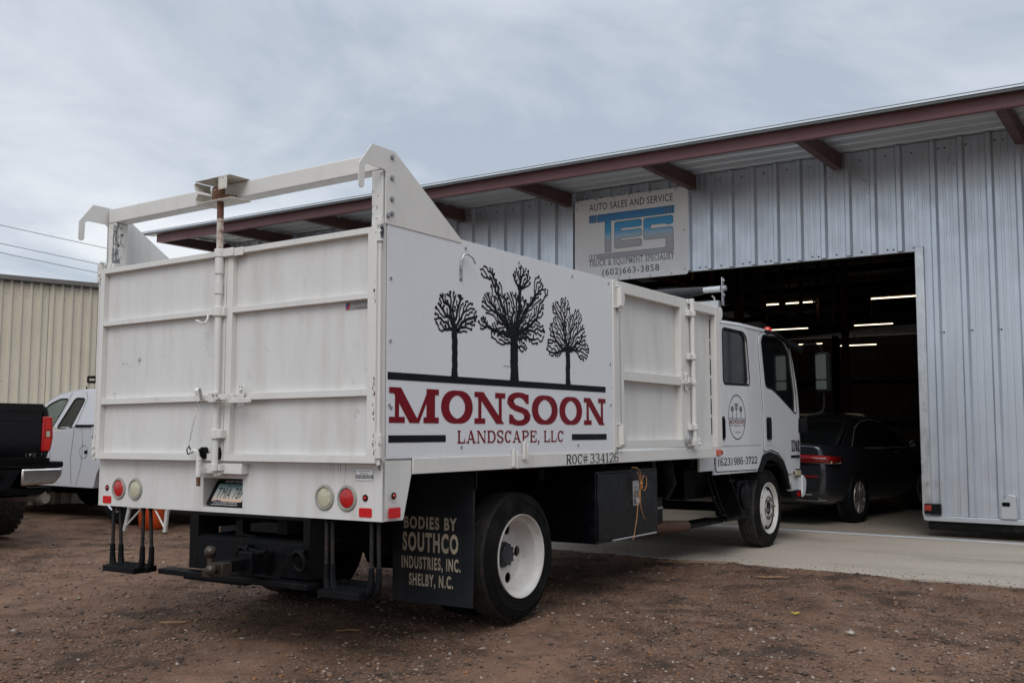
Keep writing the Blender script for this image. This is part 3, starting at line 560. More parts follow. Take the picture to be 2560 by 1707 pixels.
# side door
mb = MB(); F0 = -.014
mb.box(2.541, 2.602, F0, .04, 1.0615, 2.33); mb.build('door_post', cream, truck, .004)
mb = MB(); mb.box(2.606, 2.70, F0, .045, 1.075, 2.33).box(3.735, 3.90, F0, .045, 1.075, 2.33).box(2.70, 3.735, F0, .045, 2.245, 2.33).box(2.70, 3.735, F0, .045, 1.075, 1.14).box(2.70, 3.735, F0 + .004, .045, 1.588, 1.66).box(2.69, 3.75, .044, .048, 1.08, 2.32)
sd = mb.build('side_door', cream, truck, .005)
mb = MB(); mb.box(2.701, 3.734, .0425, .0438, 1.141, 1.587).box(2.701, 3.734, .0425, .0438, 1.661, 2.244); mb.build('door_sheet', white, sd)
for z0, z1 in ((2.135, 2.275), (1.105, 1.25)):
    mb = MB(); mb.tube((2.604, -.034, z0), (2.604, -.034, z1), .024, 14).box(2.56, 2.63, -.045, F0, z0 - .014, z0 - .004).tube((2.604, -.034, z0 - .035), (2.604, -.034, z1 + .012), .009, 8).box(2.58, 2.63, -.045, F0, z1 + .003, z1 + .011)
    mb.prism(arc(2.675, (z0 + z1) / 2, .035, (z1 - z0) / 2, 90, -90, 10) + [(2.625, z0), (2.625, z1)], side(0), .0145, .026); mb.build('hinge', cream, sd, .002)
mb = MB(); mb.tube((2.604, -.034, 1.26), (2.604, -.034, 2.1), .004, 6); mb.build('hinge_rod', zinc, sd)
mb = MB(); mb.tube((3.925, -.036, 1.09), (3.925, -.036, 2.335), .021, 14).tube((3.925, -.036, 1.085), (3.925, -.036, 1.13), .027, 12); rd = mb.build('lock_rod', cream, sd)
mb = MB()
for z in (2.205, 1.835, 1.24): mb.box(3.83, 3.96, -.05, F0 - .001, z - .024, z + .024).tube((3.925, -.036, z - .02), (3.925, -.036, z + .02), .032, 14)
mb.box(3.86, 3.98, -.03, F0 - .001, 2.29, 2.33); mb.build('rod_guide', cream, sd, .003)
mb = MB(); mb.box(3.70, 3.93, -.05, -.034, 1.60, 1.632).tube((3.93, -.06, 1.612), (3.93, -.03, 1.612), .028, 12).prism(rrect(3.775, 3.82, 1.545, 1.70, .02), side(0), .02, .032).box(3.79, 3.85, -.06, -.045, 1.61, 1.655).tube((3.797, -.031, 1.68), (3.797, -.04, 1.68), .011, 8); mb.build('lock_handle', cream, sd, .002)
mb = MB(); mb.prism(rpoly([(3.77, 1.1), (3.83, 1.1), (3.835, 1.14), (3.82, 1.175), (3.785, 1.175), (3.77, 1.14)], .01), side(0), .0145, .05); mb.tube((3.8, -.055, 1.11), (3.8, -.055, 1.16), .011, 8); mb.build('clip_latch', zinc, sd, .002)
mb = MB(); mb.box(3.88, 3.99, -.06, F0, 1.085, 1.13).box(3.96, 3.985, -.07, F0, 1.12, 1.155).tube((3.97, -.075, 1.1), (3.97, -.02, 1.1), .014, 8); mb.build('lock_keeper', worn, sd, .002)
# front bay
mb = MB(); mb.box(3.905, 3.99, -.008, .03, 1.0615, 2.33).box(4.50, 4.60, -.012, .05, 1.0615, 2.33).box(3.99, 4.50, -.012, .05, 2.25, 2.33); mb.prism([(4.601, 2.33), (4.66, 2.335), (4.675, 2.30), (4.67, 2.25), (4.63, 2.21), (4.601, 2.21)], side(0), -.05, .012); mb.build('front_bay_frame', cream, truck, .005)
mb = MB(); mb.box(3.99, 4.5, .046, .049, 1.06, 2.25); fb = mb.build('front_bay_sheet', white, truck)
mb = MB()
for z0, z1 in ((1.18, 1.33), (1.36, 1.5), (1.53, 1.68), (1.71, 1.86), (1.89, 2.02), (2.04, 2.22)): mb.box(4.486, 4.4995, .043, .0455, z0, z1)
mb.box(4.06, 4.066, .04, .0455, 1.5, 2.0); mb.build('seam_gap', dark, fb)
# tarp roller across the front of the box
mb = MB(); mb.prism([(4.655, 2.36), (4.70, 2.36), (4.70, 2.62), (4.655, 2.62)], side(-.02), -.008, 0); mb.tube((4.678, -.02, 2.52), (4.678, -.05, 2.52), .024, 12).tube((4.678, -.02, 2.455), (4.678, -.035, 2.455), .012, 8).tube((4.678, -.02, 2.59), (4.678, -.035, 2.59), .012, 8)
tr = mb.build('tarp_bracket', zinc, truck, .002)
mb = MB(); mb.tube((4.678, .0, 2.515), (4.678, .3, 2.515), .030, 8); mb.box(4.60, 4.66, .0, .3, 2.335, 2.40); mb.path([(4.64, .05, 2.40), (4.64, .05, 2.43), (4.625, .07, 2.45)], .008, 8); mb.build('roller_tube', alum, tr)
mb = MB(); rr = [.036, .048, .05, .044, .05, .056, .058, .055, .06, .058, .06]; mb.path([(4.678, .17 + i * .2, 2.513 - .006 * math.sin(i * 1.3)) for i in range(11)], rr, 14); mb.build('rolled_tarp', tarpm, tr)
# ---------------------------------------------------------------- lettering and emblem on the side
FS = side(-.0052)
mb = MB(); mb.prism([(.031, 1.479), (2.424, 1.487), (2.425, 1.528), (.031, 1.519)], FS, 0, .0006).box(.04, .532, -.0058, -.0052, 1.1465, 1.185).box(1.938, 2.432, -.0058, -.0052, 1.1465, 1.188); mb.build('emblem_bar', blackvinyl, pnl)
mb = MB()
slab_line(mb, [('M', .043, .467), ('O', .488, .791), ('N', .808, 1.131), ('S', 1.156, 1.415), ('O', 1.434, 1.753), ('O', 1.775, 2.08), ('N', 2.104, 2.42)], FS, .0004, 1.251, 1.440, T=.40, t=.17)
mb.build('company_lettering', redpaint, pnl)
LW = {'L': .62, 'A': .78, 'N': .78, 'D': .74, 'S': .6, 'C': .64, 'P': .68, 'E': .64, ',': .22, ' ': .2}
mb = MB(); slab_line(mb, spread('LANDSCAPE, LLC', .643, 1.826, LW, .12), FS, .0004, 1.136, 1.211, T=.22, t=.115); mb.build('company_lettering', redpaint, pnl)
FSR = side(-.0132); mb = MB(); slab_line(mb, spread('ROC# 334126', 1.849, 2.594, {' ': .12, '1': .45}, .1), FSR, 0, .984, 1.05, T=.2, t=.085); mb.build('licence_lettering', blackvinyl, truck)
TREES = [((.614, 1.521), (.614, 1.79), [(.63, 1.88, .2, .11), (.60, 1.95, .13, .06), (.72, 1.90, .11, .08), (.50, 1.83, .07, .06)], .052, 5),
         ((1.235, 1.521), (1.232, 1.80), [(1.24, 1.93, .22, .15), (.95, 2.17, .08, .04), (1.04, 2.08, .06, .06), (1.33, 2.19, .1, .07), (1.52, 2.16, .06, .06), (1.62, 2.13, .03, .03), (.98, 1.98, .1, .07), (1.45, 1.85, .15, .08), (1.10, 1.82, .13, .08), (.90, 1.85, .05, .04), (1.5, 2.02, .09, .08), (1.33, 1.74, .05, .03)], .084, 11),
         ((1.894, 1.527), (1.892, 1.73), [(1.90, 1.88, .24, .13), (1.86, 2.06, .07, .06), (1.74, 2.03, .05, .05), (2.03, 2.0, .06, .05), (2.1, 1.78, .08, .08), (1.72, 1.77, .1, .07)], .056, 23)]
for base, fork, blobs, bw, sd_ in TREES:
    mb = MB(); emblem_tree(mb, FS, .0004, base, fork, blobs, bw, sd_, 1.0, 900 if bw < .08 else 1500, .0108); mb.build('tree_emblem', blackvinyl, pnl)
mb = MB(); mb.box(1.11, 1.18, -.0062, -.0052, 1.6085, 1.611); mb.build('scuff_mark', MATS['scuff_primer'], pnl)
# ---------------------------------------------------------------- lamps and reflectors
def lamp(y, z, lens):
    mb = MB(); mb.lathe([(.001, .012), (.03, .011), (.048, .008), (.053, .002)], (0, y, z), (-1, 0, 0), 32); o = mb.build('tail_lamp' if lens is redlens else 'reversing_lamp', lens, truck)
    mb = MB(); mb.lathe([(.052, .006), (.056, .011), (.066, .009), (.071, .001)], (0, y, z), (-1, 0, 0), 36)
    for a in (90, 210, 330): mb.tube((-.009, y + .062 * math.cos(math.radians(a)), z + .062 * math.sin(math.radians(a))), (-.013, y + .062 * math.cos(math.radians(a)), z + .062 * math.sin(math.radians(a))), .004, 8)
    mb.build('bezel', bezel, o)
for y, l in ((2.238, redlens), (2.068, clearlens), (.41, clearlens), (.245, redlens)): lamp(y, .851, l)
def dot(c, ax):
    mb = MB(); mb.lathe([(.0005, .012), (.007, .010), (.011, .004)], c, ax, 20); o = mb.build('marker_lamp', redlens, truck)
    mb = MB(); mb.lathe([(.0105, .003), (.013, .006), (.018, .004), (.019, .0)], c, ax, 24); mb.build('lamp_grommet', rubber, o)
dot((0, 2.366, .852), (-1, 0, 0)); dot((0, .116, .857), (-1, 0, 0)); dot((.075, -.014, .868), (0, -1, 0))
for fr_, a0, a1, z0, z1 in ((rear(0), -2.407, -2.317, .753, .80), (rear(0), -.159, -.069, .757, .805), (side(-.014), .034, .129, .752, .807)):
    plate('reflector', rrect(a0, a1, z0, z1, .009), [], fr_, 0, .003, redrefl, truck)
mb = MB(); mb.prism(rrect(4.449, 4.537, .992, 1.045, .008), side(-.012), 0, .014); mb.build('side_marker', amber, truck); dot((4.58, -.012, 1.017), (0, -1, 0))
S2 = plate('dealer_sticker', rrect(-.186, -.062, .943, 1.011, .006), [], rear(0), .0, .0006, signdark, truck)
mb = MB(); mb.prism(rrect(-.184, -.064, .977, 1.009, .004), rear(0), .0008, .001).prism(rrect(-.184, -.064, .945, .958, .004), rear(0), .0008, .001); mb.build('sticker_field', signw, S2)
text('sticker_lettering', 'Corporate Auto', rear(0), -.171, -.085, .992, 1.001, .0014, signdark, S2); text('sticker_lettering', 'Wholesale', rear(0), -.157, -.1, .981, .989, .0014, signdark, S2)
text('sticker_lettering', '877-870-TRUCKS', rear(0), -.178, -.07, .9605, .974, .0014, signw, S2, offset=.01); text('sticker_lettering', 'GoodWorkTrucksForSale.com', rear(0), -.18, -.068, .948, .955, .0014, signdark, S2)
mb = MB(); rg = random.Random(5)
for y, L_ in ((.365, .055), (.345, .09), (.31, .06), (.295, .10), (.258, .12)):
    n = 8; P = [(-y + rg.uniform(-.001, .001) - i * .0008, 1.035 - L_ * i / n) for i in range(n + 1)]; mb.ribbon(P, [.003 * (1 - .7 * i / n) for i in range(n + 1)], rear(-.0004), 0)
mb.build('rust_run', pm('rust_stain', (.24, .15, .09), .7, var=.3, vs=60), truck)
# ---------------------------------------------------------------- running gear
def tyre_prof(R, w, r_in, lug=.006):
    h = w / 2; t = [(r_in, -h * .78), (r_in + .012, -h * .92), (R * .78, -h), (R * .90, -h * .97), (R - .018, -h * .88), (R - .004, -h * .80)]
    c = []
    for k in (-.5, -.17, .17, .5):
        c += [(R, h * (k - .035)), (R - lug * 1.8, h * (k - .03)), (R - lug * 1.8, h * (k + .03)), (R, h * (k + .035))]
    return t + c + [(r, -a) for r, a in reversed(t)]
def wheel(x, yface, sgn, w, name='wheel', kind='rear', dual=False, parent=None, R=.405, root=True):
    """yface = outer face of the tyre, sgn = -1 when the outside looks towards -y"""
    n = Vector((0, sgn, 0)); pr = tyre_prof(R, w, .262); c = Vector((x, yface - sgn * w / 2, R))
    mb = MB(); mb.lathe(pr, c, n, 72); ty_mats = [rubber, tread]
    mb.mi = [1 if any(False for _ in ()) else 0 for _ in mb.f]
    k = len(pr); mb.mi = [(1 if 4 <= (i // 72) < k - 6 else 0) for i in range(len(mb.f))]
    if dual: mb.lathe(pr, c - n * (w + .06), n, 60); mb.mi += [0] * (len(mb.f) - len(mb.mi))
    ty = mb.build('wheel', ty_mats, parent, 0, 40)
    # raised letters / rib on the sidewall
    F_ = frame(c + n * (w / 2), (1, 0, 0), (0, 0, 1)) if sgn < 0 else frame(c + n * (w / 2), (-1, 0, 0), (0, 0, 1))
    mb = MB(); mb.lathe([(.335, w / 2 - .001), (.338, w / 2 + .003), (.345, w / 2 + .003), (.348, w / 2 - .002)], c, n, 72); mb.lathe([(.272, w / 2 - .012), (.278, w / 2 - .004), (.292, w / 2 - .002), (.296, w / 2 - .012)], c, n, 72); mb.build('tyre_rib', rubber, ty)
    o = w / 2                                                 # 'along' value of the outer tyre face
    if kind == 'rear':
        d = o - .150
        mb = MB(); mb.lathe([(.258, o - .03), (.268, o - .006), (.266, o + .002), (.258, o - .001), (.252, o - .02), (.244, o - .035), (.226, o - .045), (.222, o - .075), (.214, d + .02), (.205, d + .002), (.20, d)], c, n, 64); rim = mb.build('rim', rimw, ty)
        hol = [arc(.166 * math.cos(a), .166 * math.sin(a), .035, .035, 0, 360, 20)[:-1] for a in [math.radians(2 + 72 * i) for i in range(5)]]
        plate('wheel_disc', arc(0, 0, .206, .206, 0, 360, 64)[:-1], hol + [arc(0, 0, .085, .085, 0, 360, 24)[:-1]], F_, d - o - .008, d - o, rimw, ty)
        mb = MB(); mb.lathe([(.20, d - .06), (.001, d - .06)], c, n, 32); mb.build('brake_drum', dark, ty)
        mb = MB(); mb.lathe([(.084, d - .02), (.082, d + .012), (.070, d + .018), (.066, d + .038), (.056, d + .046), (.001, d + .047)], c, n, 32)
        for i in range(10): a = 2 * math.pi * i / 10; q = F_(.064 * math.cos(a), .064 * math.sin(a), d - o + .012); mb.tube(q, q + n * .032, .009, 6)
        hb = mb.build('hub', hubblk, ty)
    else:
        d = o - .012
        mb = MB(); mb.lathe([(.258, o - .03), (.268, o - .006), (.266, o + .002), (.258, o - .001), (.248, o - .02), (.236, o - .034), (.222, o - .03)], c, n, 64)
        mb.lathe([(.125, d), (.135, d - .002), (.19, d - .018), (.223, d - .04)], c, n, 64); rim = mb.build('rim', rimw, ty)
        F2 = frame(c, (1, 0, 0), (0, 0, 1)) if sgn < 0 else frame(c, (-1, 0, 0), (0, 0, 1))
        plate('wheel_disc', arc(0, 0, .128, .128, 0, 360, 48)[:-1], [arc(0, 0, .07, .07, 0, 360, 24)[:-1]], F2, d - .01, d + .001, rimw, ty)
        mb = MB()
        for i in range(6):
            a = math.radians(20 + 60 * i); q = F2(.205 * math.cos(a), .205 * math.sin(a), d - .022); mb.add([F2(.205 * math.cos(a) + .020 * math.cos(t_) * (1 if 1 else 0), .205 * math.sin(a) + .026 * math.sin(t_), d - .0155 - (.01 if (.205 * math.cos(a) + .02 * math.cos(t_)) ** 2 + (.205 * math.sin(a) + .026 * math.sin(t_)) ** 2 > .205 ** 2 else -.003)) for t_ in [k_ * .393 for k_ in range(16)]], [tuple(range(16))])
        mb.build('hand_hole', dark, ty)
        mb = MB(); mb.lathe([(.124, d + .0015), (.116, d + .003), (.108, d + .0015)], c, n, 48); mb.build('hub_ring', rustpipe, ty)
        mb = MB(); mb.lathe([(.07, d), (.066, d - .03), (.03, d - .03), (.028, d + .005), (.001, d + .006)], c, n, 32); mb.build('hub', hubblk, ty)
        mb = MB()
        for i in range(6): a = math.radians(60 * i + 10); q = F2(.098 * math.cos(a), .098 * math.sin(a), d); mb.tube(q, q + n * .02, .021, 6).tube(q, q + n * .036, .013, 10)
        mb.build('lug_nut', nutm, ty)
    return ty
wheel(1.502, .12, -1, .225, kind='rear', dual=True, parent=truck)
wheel(1.502, WD - .12, 1, .225, kind='rear', dual=True, parent=truck)
wheel(6.345, .19, -1, .225, kind='front', parent=truck)
wheel(6.345, WD - .19, 1, .225, kind='front', parent=truck)
mb = MB(); mb.box(.1, 7.0, .80, .88, .62, .86).box(.1, 7.0, WD - .88, WD - .80, .62, .86)
for x in (.3, 1.0, 2.0, 2.9, 3.8, 4.6): mb.box(x, x + .08, .88, WD - .88, .66, .84).box(x, x + .07, .30, WD - .3, .87, 1.044)
mb.box(.25, 4.6, .9, 1.0, .87, 1.04).box(.25, 4.6, 1.45, 1.55, .87, 1.04)
mb.lathe([(.001, -.9), (.06, -.9), (.06, -.2), (.15, -.12), (.16, .12), (.06, .2), (.06, .9), (.001, .9)], (1.502, WD / 2, .405), (0, 1, 0), 24); mb.box(.85, 2.2, .72, .79, .45, .52).box(.85, 2.2, WD - .79, WD - .72, .45, .52).tube((1.7, 1.23, .5), (5.2, 1.23, .62), .05, 12)
mb.lathe([(.001, -.85), (.05, -.85), (.05, .85), (.001, .85)], (6.345, WD / 2, .40), (0, 1, 0), 16); mb.box(5.0, 6.9, .55, 1.9, .55, .95); mb.box(2.3, 3.6, 1.0, 1.9, .45, .85)
mb.build('chassis', steel_black, truck, .004)
mb = MB(); mb.box(.25, 2.30, .72, .76, .5, 1.04).box(2.3, 3.4, .5, .55, .42, 1.04).box(.95, 2.15, .10, .75, .955, .965); mb.build('inner_shield', dark, truck)
# rear hitch frame
mb = MB(); mb.box(.0, .012, .565, 1.455, .40, .588).box(.0, .16, 1.453, 1.53, .40, .735).box(.0, .16, .521, .572, .40, .735).box(.0, .012, .572, 1.453, .715, .735)
mb.box(-.085, .012, .45, 1.708, .36, .392).box(.145, .20, .185, .46, .36, .392).box(-.03, .09, 1.0, 1.54, .335, .358); hf = mb.build('hitch_plate', steel_black, truck, .004)
mb = MB(); mb.box(.013, .3, .575, 1.45, .585, .6).path([(.05, 1.2, .72), (.08, 1.15, .66), (.06, 1.13, .61), (.09, 1.05, .6)], .008, 8).box(.06, .12, 1.13, 1.19, .60, .70).path([(.04, 1.16, .74), (.05, 1.1, .70), (.1, .95, .71)], .006, 6); mb.build('wiring_bracket', steel_black, truck)
mb = MB(); mb.box(-.15, .0, .80, .89, .43, .54).box(-.30, -.12, .825, .885, .455, .515).box(-.17, -.15, .79, .90, .42, .55); mb.prism([(-.86, .515), (-.76, .54), (-.74, .56), (-.80, .55), (-.89, .565)], rear(0), .09, .11); bmnt = mb.build('ball_mount', steel_black, truck, .004)
mb = MB(); B0 = Vector((-.30, .855, .485))
mb.box(-.36, -.295, .80, .91, .44, .51)
for dx, dy, dz, r in ((-.33, .935, .56, .034), (-.39, .855, .475, .031)):
    cN = Vector((dx, dy, dz)); mb.path([cN + Vector((0, 0, r * math.sin(t_))) for t_ in [math.radians(a) for a in range(-88, 89, 16)]], [max(.002, r * math.cos(math.radians(a))) for a in range(-88, 89, 16)], 18)
mb.tube((-.33, .935, .46), (-.33, .935, .54), .017, 12).box(-.36, -.30, .90, .965, .43, .475).tube((-.35, .855, .475), (-.38, .855, .475), .016, 12)
mb.build('tow_ball', pm('worn_ball_steel', (.07, .055, .045), .35, metal=.7, var=.4, vs=25), bmnt, .003)
for y in (1.0, .555):
    mb = MB(); mb.box(-.04, .0, y - .035, y + .035, .53, .565).tube((-.03, y - .035, .547), (-.03, y + .035, .547), .022, 12)
    mb.path([Vector((-.045 - .012 * math.sin(t_), y + .043 * math.cos(t_), .505 + .052 * math.sin(t_))) for t_ in [k * math.pi / 9 for k in range(18)]], .011, 8, closed=True); mb.build('shackle_ring', steel_black, hf)
# hanging cable steps
def cable_step(pairs, y0, y1):
    mb = MB()
    mb.box(-.03, .14, y0, y1, .326, .364)
    for i in range(11):
        for j in range(5): mb.box(-.022 + j * .034, -.008 + j * .034, y0 + .015 + i * (y1 - y0 - .03) / 11, y0 + .031 + i * (y1 - y0 - .03) / 11, .363, .371)
    st = mb.build('cable_step', blkplast, truck, .003)
    for (ya, yb_), bend in pairs:
        mb = MB(); m2 = MB()
        for x, yy, sl in ((.04, ya, .0), (.062, yb_, -.022 if yb_ > 1 else -.006)):
            mb.tube((x, yy, .745), (x, yy + sl, .47), .0115, 10)
            m2.path([(x, yy + sl, .49), (x, yy + sl, .42), (x, yy + sl + bend * .006, .375), (x, yy + sl + bend * .03, .345), (x, yy + sl + bend * .07, .342)], [.016, .018, .021, .021, .018], 10)
            m2.tube((x, yy, .72), (x, yy, .75), .016, 10)
        mb.build('step_cable', cable, st); m2.build('cable_sleeve', blkplast, st)
cable_step((((2.345, 2.31), -1), ((2.035, 1.995), 1)), 2.02, 2.345)
cable_step((((.432, .412), -1), ((.105, .078), 1)), .13, .43)
# mud flaps
flap_p = [(-.72, .157), (-.10, .157), (-.082, .955), (-.72, .972)]
for yy in (0, 1):
    fr_ = rear(.93) if not yy else frame((.93, WD, 0), (0, 1, 0), (0, 0, 1))
    o = plate('mud_flap', flap_p, [], fr_, -.006, .006, flaprub, truck) if not yy else plate('mud_flap', flap_p, [], frame((.93, WD - .82, 0), (0, -1, 0), (0, 0, 1)), -.006, .006, flaprub, truck)
    if yy: continue
    for s_, a0, a1, z0, z1, of in (('BODIES BY', -.628, -.213, .604, .682, .036), ('SOUTHCO', -.638, -.201, .465, .585, .04), ('INDUSTRIES, INC.', -.645, -.183, .347, .437, .03), ('SHELBY, N.C.', -.585, -.24, .245, .333, .032)):
        text('flap_lettering', s_, fr_, a0, a1, z0, z1, .0066, creamvinyl, o, offset=of, spacing=1.22)
    mb = MB(); mb.ribbon(rrect(-.672, -.152, .205, .74, .03), .0035, fr_, .0064, closed=True); mb.build('flap_rib', flaprub, o)
    mb = MB(); mb.box(.921, .936, .068, .08, .86, .972); mb.box(.937, .96, .08, .75, .94, .975); mb.build('flap_bracket', steel_black, o)
# toolbox under the rail
mb = MB(); mb.box(2.372, 3.388, .06, .56, .40, .918); mb.box(2.395, 3.37, .05, .06, .42, .90); tb = mb.build('toolbox', box_black, truck, .008)
mb = MB(); mb.tube((2.60, .05, .408), (3.33, .05, .408), .008, 8).build('drip_edge', alum, tb)
F_ = side(.05); mb = MB(); mb.prism(rrect(2.935, 3.035, .64, .83, .012), F_, 0, .006); lt = mb.build('toolbox_latch', zinc, tb, .002)
mb = MB(); mb.prism(rrect(2.948, 3.022, .655, .755, .01), F_, .0065, .009); mb.build('latch_cup', nutm, tb); mb = MB(); mb.prism(rrect(2.955, 3.015, .66, .70, .008), F_, .012, .02).tube((2.985, .05, .79), (2.985, .03, .79), .011, 10); mb.build('latch_handle', chrome, tb)
# battery box, exhaust, cab step, hose
mb = MB(); mb.box(3.50, 4.05, .33, .62, .40, .64).box(3.56, 4.02, .315, .33, .42, .62); bb = mb.build('battery_box', blkplast, truck, .006)
mb = MB(); mb.box(3.58, 4.0, .305, .314, .545, .56).box(3.77, 3.79, .30, .314, .55, .66); mb.build('battery_strap', zinc, bb)
mb = MB(); mb.path([(3.55, .55, .40), (3.8, .45, .385), (4.0, .36, .375), (4.28, .3, .365), (4.42, .28, .36)], [.06, .062, .062, .058, .05], 14); mb.build('exhaust_pipe', pm('rusty_exhaust', (.075, .04, .026), .8, var=.3, vs=20, grime=(RUST, 8, .45, .7, .8)), truck)
mb = MB(); mb.path([(4.3, .5, 1.0), (4.3, .42, .9), (4.32, .4, .75), (4.34, .46, .66), (4.4, .6, .64)], .075, 12); mb.build('air_hose', blkplast, truck)
mb = MB(); mb.path([(4.95, .30, .80), (5.0, .25, .55), (5.1, .22, .42), (5.3, .22, .37)], .014, 8).path([(5.48, .30, .80), (5.58, .22, .45), (5.6, .22, .39)], .014, 8).path([(5.05, .30, .8), (5.14, .24, .5), (5.22, .22, .385)], .012, 8).box(5.12, 5.7, .17, .34, .355, .38); mb.box(5.3, 5.62, .168, .345, .381, .387); mb.build('cab_step', steel_black, truck)
mb = MB(); mb.box(5.62, 5.92, .25, .5, .36, .72).box(4.5, 5.6, .4, .6, .3, .345); mb.lathe([(.001, 0), (.13, 0), (.13, .03), (.09, .05), (.001, .05)], (5.78, .25, .56), (0, -1, 0), 20); mb.box(5.45, 5.6, .27, .3, .705, .74); mb.build('splash_guard', blkplast, truck, .01)
# ---------------------------------------------------------------- cab
YC = .15; YL = WD - YC
prof = [(4.86, 2.235), (5.6, 2.262), (6.3, 2.262), (6.6, 2.255), (6.84, 2.232), (6.97, 2.19), (7.06, 2.12), (7.16, 1.98), (7.26, 1.76), (7.315, 1.55), (7.338, 1.32), (7.325, 1.05), (7.30, .80), (7.262, .557)]
arch_o = [(5.935, .80), (6.015, .91), (6.12, .972), (6.29, .992), (6.5, .957), (6.69, .872), (6.81, .75), (6.887, .575)]
outline = prof + [(6.89, .556)] + arch_o[::-1] + [(4.80, .805), (4.86, .97)]
rw_hole = rpoly([(5.05, 1.66), (5.755, 1.672), (5.69, 2.15), (5.60, 2.196), (5.05, 2.196)], .06)
fw_hole = rpoly([(6.21, 1.675), (6.42, 1.655), (6.64, 1.585), (7.185, 1.395), (7.19, 1.60), (7.045, 2.07), (6.86, 2.196), (6.60, 2.224), (6.17, 2.214), (6.11, 2.15)], .06)
cabp = pm('white_cab_paint', (.64, .65, .66), .22, var=.02, vs=1.5, coat=.5, grime=((.42, .4, .37), 4, .58, .8, .3), stretch=(1.5, 1, .6), rvar=.05)
FC = side(YC)
cab = plate('cab', outline, [rw_hole, fw_hole], FC, -.03, -.012, cabp, truck)
plate('cab_side', outline, [rw_hole, fw_hole], side(YL), .012, .03, cabp, truck)
def cross(y_in, z_dn): return y_in, z_dn
mb = MB(); rows = []
sec = [(0.012, .02), (.012, .0), (.022, -.02), (.05, -.038), (.11, -.05), (.5, -.056)]                 # rolled roof edge: inset from the side, height gain
full = [(YC + a, -b) for a, b in sec] + [(YL - a, -b) for a, b in reversed(sec)]
vs = []; k = len(full)
for i, (x, z) in enumerate(prof[:13]):
    a = prof[max(0, i - 1)]; b = prof[min(len(prof) - 1, i + 1)]; d = Vector((b[0] - a[0], b[1] - a[1])).normalized(); nrm = Vector((-d.y, d.x)) * (1 if d.x > 0 or 1 else 1)
    if nrm.y < 0 and i < 5: nrm = -nrm
    for y, g_ in full: vs.append((x + nrm.x * g_, y, z + nrm.y * g_))
fs = [(i * k + j, i * k + j + 1, (i + 1) * k + j + 1, (i + 1) * k + j) for i in range(12) for j in range(k - 1)]
mi = [1 if 6 <= i <= 9 and 3 <= j <= k - 5 else 0 for i in range(12) for j in range(k - 1)]
mb.add(vs, fs); mb.mi = mi; mb.build('cab_front', [cabp, glass], truck, 0, 50)
mb = MB(); mb.box(4.86, 4.875, YC + .03, YL - .03, .85, 2.24).box(4.9, 6.9, YC + .04, YL - .04, .84, .87).box(5.05, 5.25, .4, 2.05, .87, 1.9).box(6.15, 6.3, .35, .85, .87, 1.85).box(6.9, 7.2, .3, 2.1, .87, 1.35); mb.build('cab_interior', dark, truck)
# doors stand 8 mm apart on the shell
def door(name, poly, hole):
    mb = MB(); mb.ribbon(poly, .018, FC, -.0108, closed=True); mb.build('door_gap_shade', dark, cab)  # dark ribbon over the white shell paints the shade inside the gap
    return plate(name, poly, [hole], FC, -.0115, 0, cabp, cab)
rdoor = rpoly([(4.835, .835), (5.925, .825), (6.03, .93), (6.055, 1.063), (6.06, 1.40), (5.99, 1.80), (5.86, 2.17), (5.79, 2.228), (5.62, 2.252), (4.905, 2.232), (4.905, .985), (4.84, .97)], .03, 5)
door('rear_cab_door', rdoor, rw_hole)
fdoor = rpoly([(6.135, 1.0), (6.33, 1.018), (6.55, .98), (6.74, .89), (6.87, .74), (7.0, .74), (7.19, 1.02), (7.255, 1.34), (7.215, 1.62), (7.06, 2.085), (6.87, 2.222), (6.60, 2.252), (6.16, 2.242), (6.055, 2.19), (6.045, 2.12), (6.10, 1.72), (6.145, 1.40)], .03, 5)
door('front_cab_door', fdoor, fw_hole)
mb = MB(); mb.ribbon([(4.87, 1.066), (5.4, 1.068), (6.02, 1.067)], .010, FC, .0012); mb.ribbon([(6.15, 1.062), (6.4, 1.055), (6.62, 1.0), (6.8, .90)], .008, FC, .0012); mb.build('door_crease_shade', pm('crease_shade_grey', (.36, .37, .38), .5), cab)  # grey ribbons paint the shade along the pressed crease
for nm, hole in (('rear_window', rw_hole), ('front_window', fw_hole)):
    o = plate(nm, hole, [], FC, -.024, -.018, glass, cab)
    mb = MB(); mb.ribbon(hole, .022, FC, .0015, closed=True); mb.build('window_seal', blkplast, o)
for x0, x1, z0, z1 in ((6.205, 6.335, 1.12, 1.355), (5.0, 5.045, 1.125, 1.35)):
    o = plate('door_handle', rrect(x0, x1, z0, z1, .03), [], FC, .001, .012, blkplast, truck); mb = MB(); mb.prism(rrect(x0 + .012, x1 - .03 if x1 - x0 > .1 else x1 - .01, z0 + .025, z1 - .025, .01), FC, .0125, .02); mb.build('handle_lever', steel_black, o)
plate('arch_trim', arch_o + [(6.83, .575), (6.66, .79), (6.49, .88), (6.29, .915), (6.145, .892), (6.07, .84), (6.04, .80)], [], FC, -.03, .012, blkplast, cab)
mb = MB(); mb.box(5.93, 6.9, .22, .62, .97, .99).box(6.86, 6.9, .2, .62, .5, .97).box(5.93, 5.96, .3, .62, .5, .97); mb.build('wheel_housing', dark, truck)
